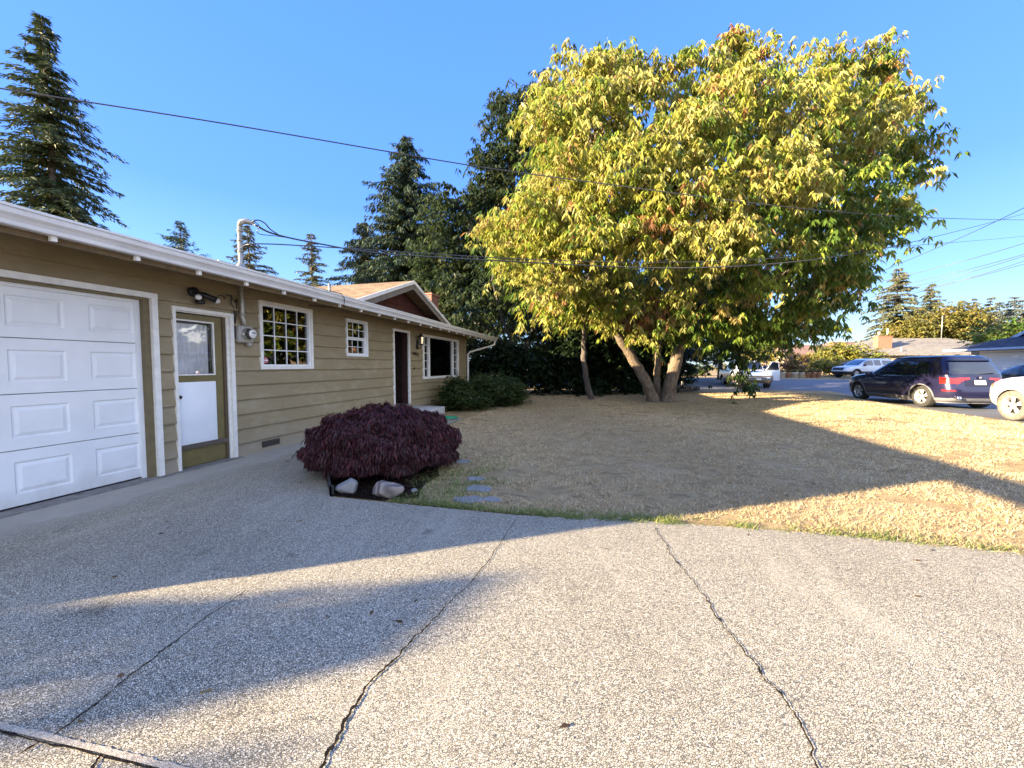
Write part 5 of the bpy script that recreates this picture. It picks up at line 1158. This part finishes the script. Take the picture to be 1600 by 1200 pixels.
b_ = MB(); hip(b_, -8.5, 14.5, 0, 11, 2.55, 4.85, 7.5, I4); b_.build('roof', M_FROOF, ha)
b_ = MB(); b_.box(-7.9, 13.9, .6, 10.4, 0, 2.4); b_.build('wall', M_TANW, ha)
b_ = MB(); b_.box(-3.5, -1.9, 1.9, 2.7, 2.6, 4.85); b_.box(-3.56, -1.84, 1.84, 2.76, 4.851, 4.95); cho = b_.build('chimney', M_LBRK, ha)
b_ = MB(); b_.cyl((-3.0, 2.5, 5.15), .13, .35, n=12); b_.build('chimney_pot', M('clay_pot', (.6, .45, .32), .8), cho); b_ = MB(); b_.cyl((-2.1, 2.4, 5.15), .10, .75, n=12); b_.build('chimney_pot', MATS['clay_pot'], cho)
b_ = MB(); b_.cyl((6.4, 5.3, 4.6), .05, 3.2, n=8); b_.build('roof_mast', M_STEEL, ha)
b_ = MB(); b_.cyl((-1.6, .9, 2.8), .06, .6, n=8); b_.build('vent_pipe', M_WHITE, ha)
b_ = MB(); b_.box(-6.5, -4.8, .5, .56, .3, 2.1); b_.build('window', M_CGL, ha)
# blue garage house
gA = Vector((26.0, 38.2, .1)); gb_ = empty('blue_garage_house', gA, 0, 'blue grey house with wide white garage door and dark roof at the right edge', 'house')
b_ = MB(); vs = [(0, 0, 2.45), (0, -15, 2.45), (5, -15, 4.2), (5, -4.6, 4.2), (12, -4.6, 4.2), (12, 0, 2.45), (0, 0, 2.32), (0, -15, 2.32), (12, 0, 2.32)]
b_.add(vs, [(0, 3, 2, 1), (0, 5, 4, 3), (0, 1, 7, 6), (0, 6, 8, 5)]); b_.add([(.05, -.05, 2.31), (.05, -15, 2.31), (11.9, -15, 2.31), (11.9, -.05, 2.31)], [(0, 1, 2, 3)]); b_.build('roof', M_BROOF, gb_)
b_ = MB(); b_.box(-.03, -.001, -15, 0, 2.31, 2.46); b_.build('fascia', M('blue_trim', (.42, .50, .60), .5), gb_)
b_ = MB(); b_.box(1.0, 11.5, -15, -1.05, -.2, 2.30); b_.build('wall', M_BLUW, gb_)
b_ = MB(); 
for k in range(4): b_.box(.95, .985, -7.1, -2.0, .02+k*.53, .54+k*.53)
b_.build('garage_door', M_WHITE, gb_)
b_ = MB(); frame(b_, .93, .996, -7.25, -1.85, -.02, 2.3, .14, False); b_.build('door_casing', M_WHITE, gb_)
b_ = MB(); b_.prism([(-2.8, 3.30), (-8, 5.55), (-13.2, 3.3)], 'x', 2.9, 3.0); b_.build('gable_wall', M_BLUW, gb_)
b_ = MB()
for a, c in (((-2.3, 3.28), (-8, 5.75)), ((-8, 5.75), (-13.7, 3.28))):
    vs = [(x, e[0], e[1]+h) for x in (2.3, 2.4) for e in (a, c) for h in (-.22, 0)]; b_.add(vs, [(0, 1, 3, 2), (4, 6, 7, 5), (0, 4, 5, 1), (2, 3, 7, 6), (1, 5, 7, 3), (0, 2, 6, 4)])
b_.build('barge_board', MATS['blue_trim'], gb_)
b_ = MB(); b_.add([(2.41, -2.3, 3.29), (2.41, -8, 5.76), (10, -8, 5.76), (10, -2.3, 3.29), (2.41, -13.7, 3.29), (10, -13.7, 3.29)], [(0, 1, 2, 3), (1, 4, 5, 2)]); b_.build('upper_roof', M_BROOF, gb_)
# two roofs further off
for px, d, lab, w_, ze, zr_, mt_ in ((1362, 62, 'small low gabled house roof between the golden shrub and the brick chimney', 5, 3.6, 5.2, M_TANW), (1296, 55, 'reddish brown roof rising behind the yellow shrubs across the street', 9, 2.7, 4.3, M_TANW)):
    T = face_mat(px, d, .2, rad(10)); h_ = empty('distant_house', T.translation, 0, lab, 'house'); h_.matrix_world = T
    b_ = MB(); hip(b_, -w_/2-3, w_/2+3, 0, 9, ze, zr_, 3.0, I4); b_.build('roof', shingle_mat('brown_shingle'+str(px), (.34, .21, .15), (.40, .26, .19), (.2, .13, .1)), h_)
    b_ = MB(); b_.box(-w_/2-2.6, w_/2+2.6, .5, 8.5, 0, ze-.15); b_.build('wall', mt_, h_)

# ------------------------------------------------------------------ wires
M_WIRE = M('black_cable', (.045, .045, .05), .35)
def wire(label, pts, r, grp='overhead cables'):
    P = [Vector(p) if len(p) == 3 and isinstance(p, Vector) else at(*p) for p in pts]; out = []
    for i in range(len(P)-1):
        p0 = P[max(i-1, 0)]; p1 = P[i]; p2 = P[i+1]; p3 = P[min(i+2, len(P)-1)]
        for k in range(10):
            t_ = k/10; out.append(.5*((2*p1)+(-p0+p2)*t_+(2*p0-5*p1+4*p2-p3)*t_*t_+(-p0+3*p1-3*p2+p3)*t_**3))
    out.append(P[-1]); b_ = MB(); b_.tube(out, r, 6); o = b_.build('overhead_cable', M_WIRE); return tag(o, label, 'cable', grp)
wire('long black cable crossing the open sky above the house from the upper left', [(-150, 112, 5.6), (0, 138, 6.2), (350, 193, 7), (720, 256, 8.2), (860, 276, 8.6), (1150, 314, 8.7), (1300, 330, 9.2), (1450, 340, 11.5), (1600, 343.5, 17), (1760, 342, 22)], .011)
mh = Vector((XW+.21, 4.57, 3.365))
wire('thick service cable running from the roof mast across the big tree', [mh, (400, 352, 5.2), (430, 366, 5.6), (500, 381, 6.3), (600, 396, 7), (800, 408.5, 8), (1000, 418, 8.8), (1150, 416, 8.7), (1290, 403, 9.3), (1400, 384, 11.5), (1500, 360, 18), (1600, 334, 22), (1760, 290, 28)], .013)
wire('thin cable hanging just below the thick service cable', [Vector((XW+.085, 4.47, 3.0)), (405, 381, 5.3), (540, 388, 6.3), (800, 404, 7.8), (1000, 410, 8.5), (1200, 404, 9.), (1400, 386, 11.5), (1600, 369, 22), (1760, 350, 28)], .008)
wire('short looping cable at the head of the roof mast', [mh, (395, 346, 4.95), (404, 344, 5.05), (414, 349, 5.2), (422, 358, 5.35), (434, 366, 5.6)], .008)
wire('small jumper cable dropping from the looping cable beside the mast', [(397, 346, 4.98), (405, 353, 5.05), (404, 365, 5.1), (440, 370, 5.5), (500, 381, 6.3)], .005)
for i, (a, c, lab) in enumerate((((1308, 453, 34), (1700, 275, 17), 'steep cable rising to the right from behind the crown of the big tree'), ((1308, 457, 46), (1720, 342, 30), 'highest of the gently rising cables right of the big tree'), ((1310, 467, 46), (1720, 362, 30), 'second gently rising cable right of the big tree'),
    ((1300, 480, 46), (1720, 362, 30.4), 'third gently rising cable meeting the second at the right edge'), ((1300, 483, 46), (1720, 378, 30), 'faint fourth cable just under the third right of the big tree'), ((1300, 492, 46), (1720, 368, 30.8), 'lowest of the rising cables right of the big tree'))):
    m_ = ((a[0]+c[0])/2, (a[1]+c[1])/2+6, (a[2]+c[2])/2); wire(lab, [a, m_, c], .026 if a[2] > 40 else .018)

# ------------------------------------------------------------------ small things on the ground
def rock(name, label, cat, loc, s, seed, mat, group=None, rz=0.):
    bm = bmesh.new(); bmesh.ops.create_icosphere(bm, subdivisions=4, radius=1); r = random.Random(seed)
    pl = [(Vector((r.gauss(0, 1), r.gauss(0, 1), r.gauss(0, .8))).normalized(), r.uniform(.6, .92)) for _ in range(13)]
    for v in bm.verts:
        d = v.co.normalized(); q = 1.
        for n_, k in pl:
            dt = d.dot(n_)
            if dt > k: q = min(q, k/dt)
        q *= 1+.02*math.sin(9*d.x+seed)*math.sin(11*d.y)*math.cos(7*d.z)
        v.co = Vector((d.x*q*s[0], d.y*q*s[1], d.z*q*s[2]))
    me = bpy.data.meshes.new(name); bm.to_mesh(me); bm.free(); me.materials.append(mat)
    for f in me.polygons: f.use_smooth = True
    o = bpy.data.objects.new(name, me); COL.objects.link(o); o.location = loc; o.rotation_euler = (0, 0, rz); return tag(o, label, cat, group)
def rockmat(name, a, b_, band):
    m = bpy.data.materials.new(name); t, N, L, b = nodes(m); v = pos(t, (1, 1, 1)); n = noise(t, v, 7., 6, .7)
    if band:
        wv = N.new('ShaderNodeTexWave'); wv.inputs['Scale'].default_value = 3.2; wv.inputs['Distortion'].default_value = 3.5; wv.inputs['Detail'].default_value = 3
        mp = N.new('ShaderNodeMapping'); mp.inputs['Rotation'].default_value = (0, .6, .5); L.new(v, mp.inputs[0]); L.new(mp.outputs[0], wv.inputs[0]); c = mixc(t, a, b_, wv.outputs[0])
    else: c = mixc(t, a, b_, n)
    L.new(c, b.inputs['Base Color']); b.inputs['Roughness'].default_value = .9; bump(t, n, .8, .02, b); return m
rock('boulder', 'smooth pale boulder at the left corner of the maple bed', 'rock', (-2.64, 3.44, .05), (.13, .10, .10), 4, rockmat('pale_granite', (.13, .13, .13), (.32, .30, .265), False))
rock('boulder', 'banded brown boulder lying by the drive under the maple', 'rock', (-2.17, 3.45, .05), (.17, .12, .115), 8, rockmat('banded_stone', (.12, .095, .08), (.32, .255, .21), True), rz=.3)
rock('small_stone', 'small grey stone just right of the banded boulder', 'rock', (-1.96, 3.62, .01), (.045, .035, .03), 5, MATS.get('pale_granite') or bpy.data.materials['pale_granite'])
M_SLATE = rockmat('grey_slate', (.17, .17, .165), (.32, .31, .29), False)
for i, (px, py, w_, d_, lab) in enumerate(((733, 781.5, .155, .075, 'flat stepping stone nearest the driveway'), (768, 780.5, .11, .05, 'thin stepping stone sliver beside the nearest one'), (747, 763, .19, .085, 'broad stepping stone second from the driveway'), (745, 748, .13, .065, 'third stepping stone from the driveway'), (722, 721, .14, .08, 'farthest stepping stone close under the maple'))):
    p = gnd(px, py, .0); r = random.Random(i+5); n = 9
    pts = [(p.x+w_*math.cos(2*math.pi*k/n)*r.uniform(.65, 1.15), p.y+d_*1.5*math.sin(2*math.pi*k/n)*r.uniform(.5, 1.15)) for k in range(n)]
    b_ = MB(); b_.prism(pts, 'z', -.03, .006); tag(b_.build('stepping_stone', M_SLATE), lab, 'stepping stone', 'stepping stones in the lawn')
b_ = MB(); b_.box(-2.745, -2.72, 3.30, 3.34, -.02, .10); b_.prism([(-2.745, 3.30), (-2.72, 3.30), (-3.27, 3.92), (-3.295, 3.92)], 'z', -.02, .11)
tag(b_.build('bed_edging', M('black_edging', (.03, .028, .027), .7)), 'dark edging board at the left side of the maple bed', 'edging')
hp0 = gnd(703, 655); pts = [(hp0.x+.20*math.cos(a)*(1-.02*a), hp0.y+.15*math.sin(a), .02+.004*a) for a in np.linspace(0, 13, 60)]
b_ = MB(); b_.tube(pts, .014, 8); tag(b_.build('garden_hose', M('green_hose', (.02, .25, .12), .4)), 'coiled green garden hose beside the front step', 'hose')
# fallen log and mailbox beyond the big tree
b_ = MB(); limb(b_, [tuple(gnd(1045, 615)+Vector((0, 0, .12))), tuple(gnd(1068, 613)+Vector((0, 0, .2))), tuple(gnd(1090, 611)+Vector((0, 0, .14)))], .2, .13, 10, 4, .02, 2); tag(b_.build('log', M_BARK2), 'dark fallen log on the ground right of the big tree trunk', 'log')
mp0 = at(1067, 571, 22.5); mbx = empty('mailbox', (mp0.x, mp0.y, -.02), YAW, 'white mailbox on a post beside the road right of the big trunk', 'mailbox')
b_ = MB(); b_.box(-.05, .05, -.05, .05, 0, .95); b_.build('post', M('grey_post', (.2, .18, .16), .8), mbx)
b_ = MB(); b_.prism([(-.11, .96), (.11, .96), (.11, 1.08), (.08, 1.15), (0, 1.18), (-.08, 1.15), (-.11, 1.08)], 'y', -.25, .25); b_.build('box', M_WHITE, mbx)
mp0 = at(1123, 571, 34); sg = empty('yard_sign', (mp0.x, mp0.y, .1), YAW, 'small white board on a post across the road left of the pickup', 'sign')
b_ = MB(); b_.box(-.04, .04, -.04, .04, 0, 1.1); b_.build('post', MATS['grey_post'], sg); b_ = MB(); b_.bevbox(-.35, .35, -.05, .05, 1.05, 1.4, .01); b_.build('board', M_WHITE, sg)
# clipped green hedge far left across the road, pots along the verge
b0 = Vector(P0(1087, 44)); L_ = [((b0.x+u, b0.y+u*.25, z), .55) for u in (-1.1, -.55, 0, .55, 1.1) for z in (.5, 1.0, 1.3)]
make_tree('clipped_hedge', 'clipped bright green hedge across the road seen right of the big trunk', 'hedge', None, b0, [([tuple(b0), (b0.x, b0.y, .8)], .04, .02)], L_, [(.09, .16, .03), (.14, .18, .03)], [1, 1], 60, 6, .2, .08, 6, .3, .2, M_BARK2, 6, shell=.6)
M_POT = M('terracotta', (.5, .28, .18), .8, var=.2); M_POTW = M('white_pot', (.7, .66, .6), .6, var=.1)
for i, (px, w_) in enumerate(((1222, .30), (1232, .24), (1241, .34), (1252, .26), (1263, .22), (1271, .26), (1279, .24))):
    p = at(px, 571, 36.2); lab = ['leftmost large pale flower pot on the verge', 'small flower pot second from the left on the verge', 'largest white flower pot in the row on the verge', 'white flower pot right of the largest one', 'small terracotta pot in the middle of the row', 'terracotta pot second from the right of the row', 'rightmost terracotta pot beside the yellow hedge'][i]
    t = empty('flower_pot', (p.x, p.y, .17), 0, lab, 'flower pot', 'flower pots along the far verge')
    b_ = MB(); b_.lathe((0, 0, 0), [(0, 0), (w_*.7, 0), (w_, .42), (w_*1.06, .42), (w_*1.06, .5), (w_*.9, .5), (w_*.85, .42)], n=14); b_.build('pot', M_POTW if i in (0, 2, 3) else M_POT, t)
    P_ = rng.normal(size=(60, 3))*[w_*.45, w_*.45, .09]+[0, 0, .62]; V, c = clusters(P_, 5, .14, .07, .2, [(.14, .17, .03), (.32, .07, .05), (.28, .22, .06)], [3, 1, 1], .2); npmesh('plant', V, 4, M_LEAF, t, c)
# scattered dry leaves and grit on the drive and lawn
def litter():
    n = 420; x = -4.5+rng.random(n)*11; y = .7+rng.random(n)**1.3*9; a = rng.random(n)*6.28
    on = y < np.interp(x, [p[0] for p in drive_curve], [p[1] for p in drive_curve])
    keep = (rng.random(n) < np.where(on, .28, 1.)) & ((x > -2) | on); x, y, a, on = x[keep], y[keep], a[keep], on[keep]
    B = np.stack([x, y, np.where(on, .004, .012)], 1); d = np.stack([np.cos(a), np.sin(a), .1+0*a], 1)
    m = 900; x = np.r_[x, 1.8+2.6*rng.normal(size=m)]; y = np.r_[y, 13.6+2.2*rng.normal(size=m)]; a = rng.random(len(x))*6.28; on = np.r_[on, np.zeros(m, bool)]; k = (x < 9) & (y > 3.6) | on; x, y, a, on = x[k], y[k], a[k], on[k]
    B = np.stack([x, y, np.where(on, .004, .012)], 1); d = np.stack([np.cos(a), np.sin(a), .1+0*a], 1)
    V = leaves(B, d, .02+.04*rng.random(len(x))+np.where(y > 9, .05, 0), .01+.015*rng.random(len(x)), .1, np.tile([[0, 0, 1.]], (len(x), 1))+rng.normal(size=(len(x), 3))*.2)
    o = npmesh('leaf_litter', V, 4, M_LEAF, None, palette(len(x), [(.16, .08, .03), (.07, .045, .025), (.3, .2, .08)], [3, 3, 1])); tag(o, 'dry fallen leaves and grit scattered over drive and lawn', 'leaf litter', kind='stuff')
litter()
def bed_litter():
    n = 900; x = -3.3+rng.random(n)*1.5; y = 3.32+rng.random(n)*1.3; a = rng.random(n)*6.28
    k = (x > -2.7-(y-3.3)*.8) & (x < -1.9-.2*(y-3.3)); x, y, a = x[k], y[k], a[k]; m = len(x)
    V = leaves(np.stack([x, y, .01+.012*rng.random(m)], 1), np.stack([np.cos(a), np.sin(a), .35*rng.normal(size=m)], 1), .03+.03*rng.random(m), .007+.008*rng.random(m), .1, np.tile([[0, 0, 1.]], (m, 1)))
    tag(npmesh('bed_mulch', V, 4, M_LEAF, None, palette(m, [(.07, .03, .02), (.03, .02, .015), (.12, .08, .05), (.10, .03, .03)], [3, 4, 1, 2])), 'dark fallen maple leaves and mulch covering the planting bed', 'mulch', kind='stuff')
bed_litter()
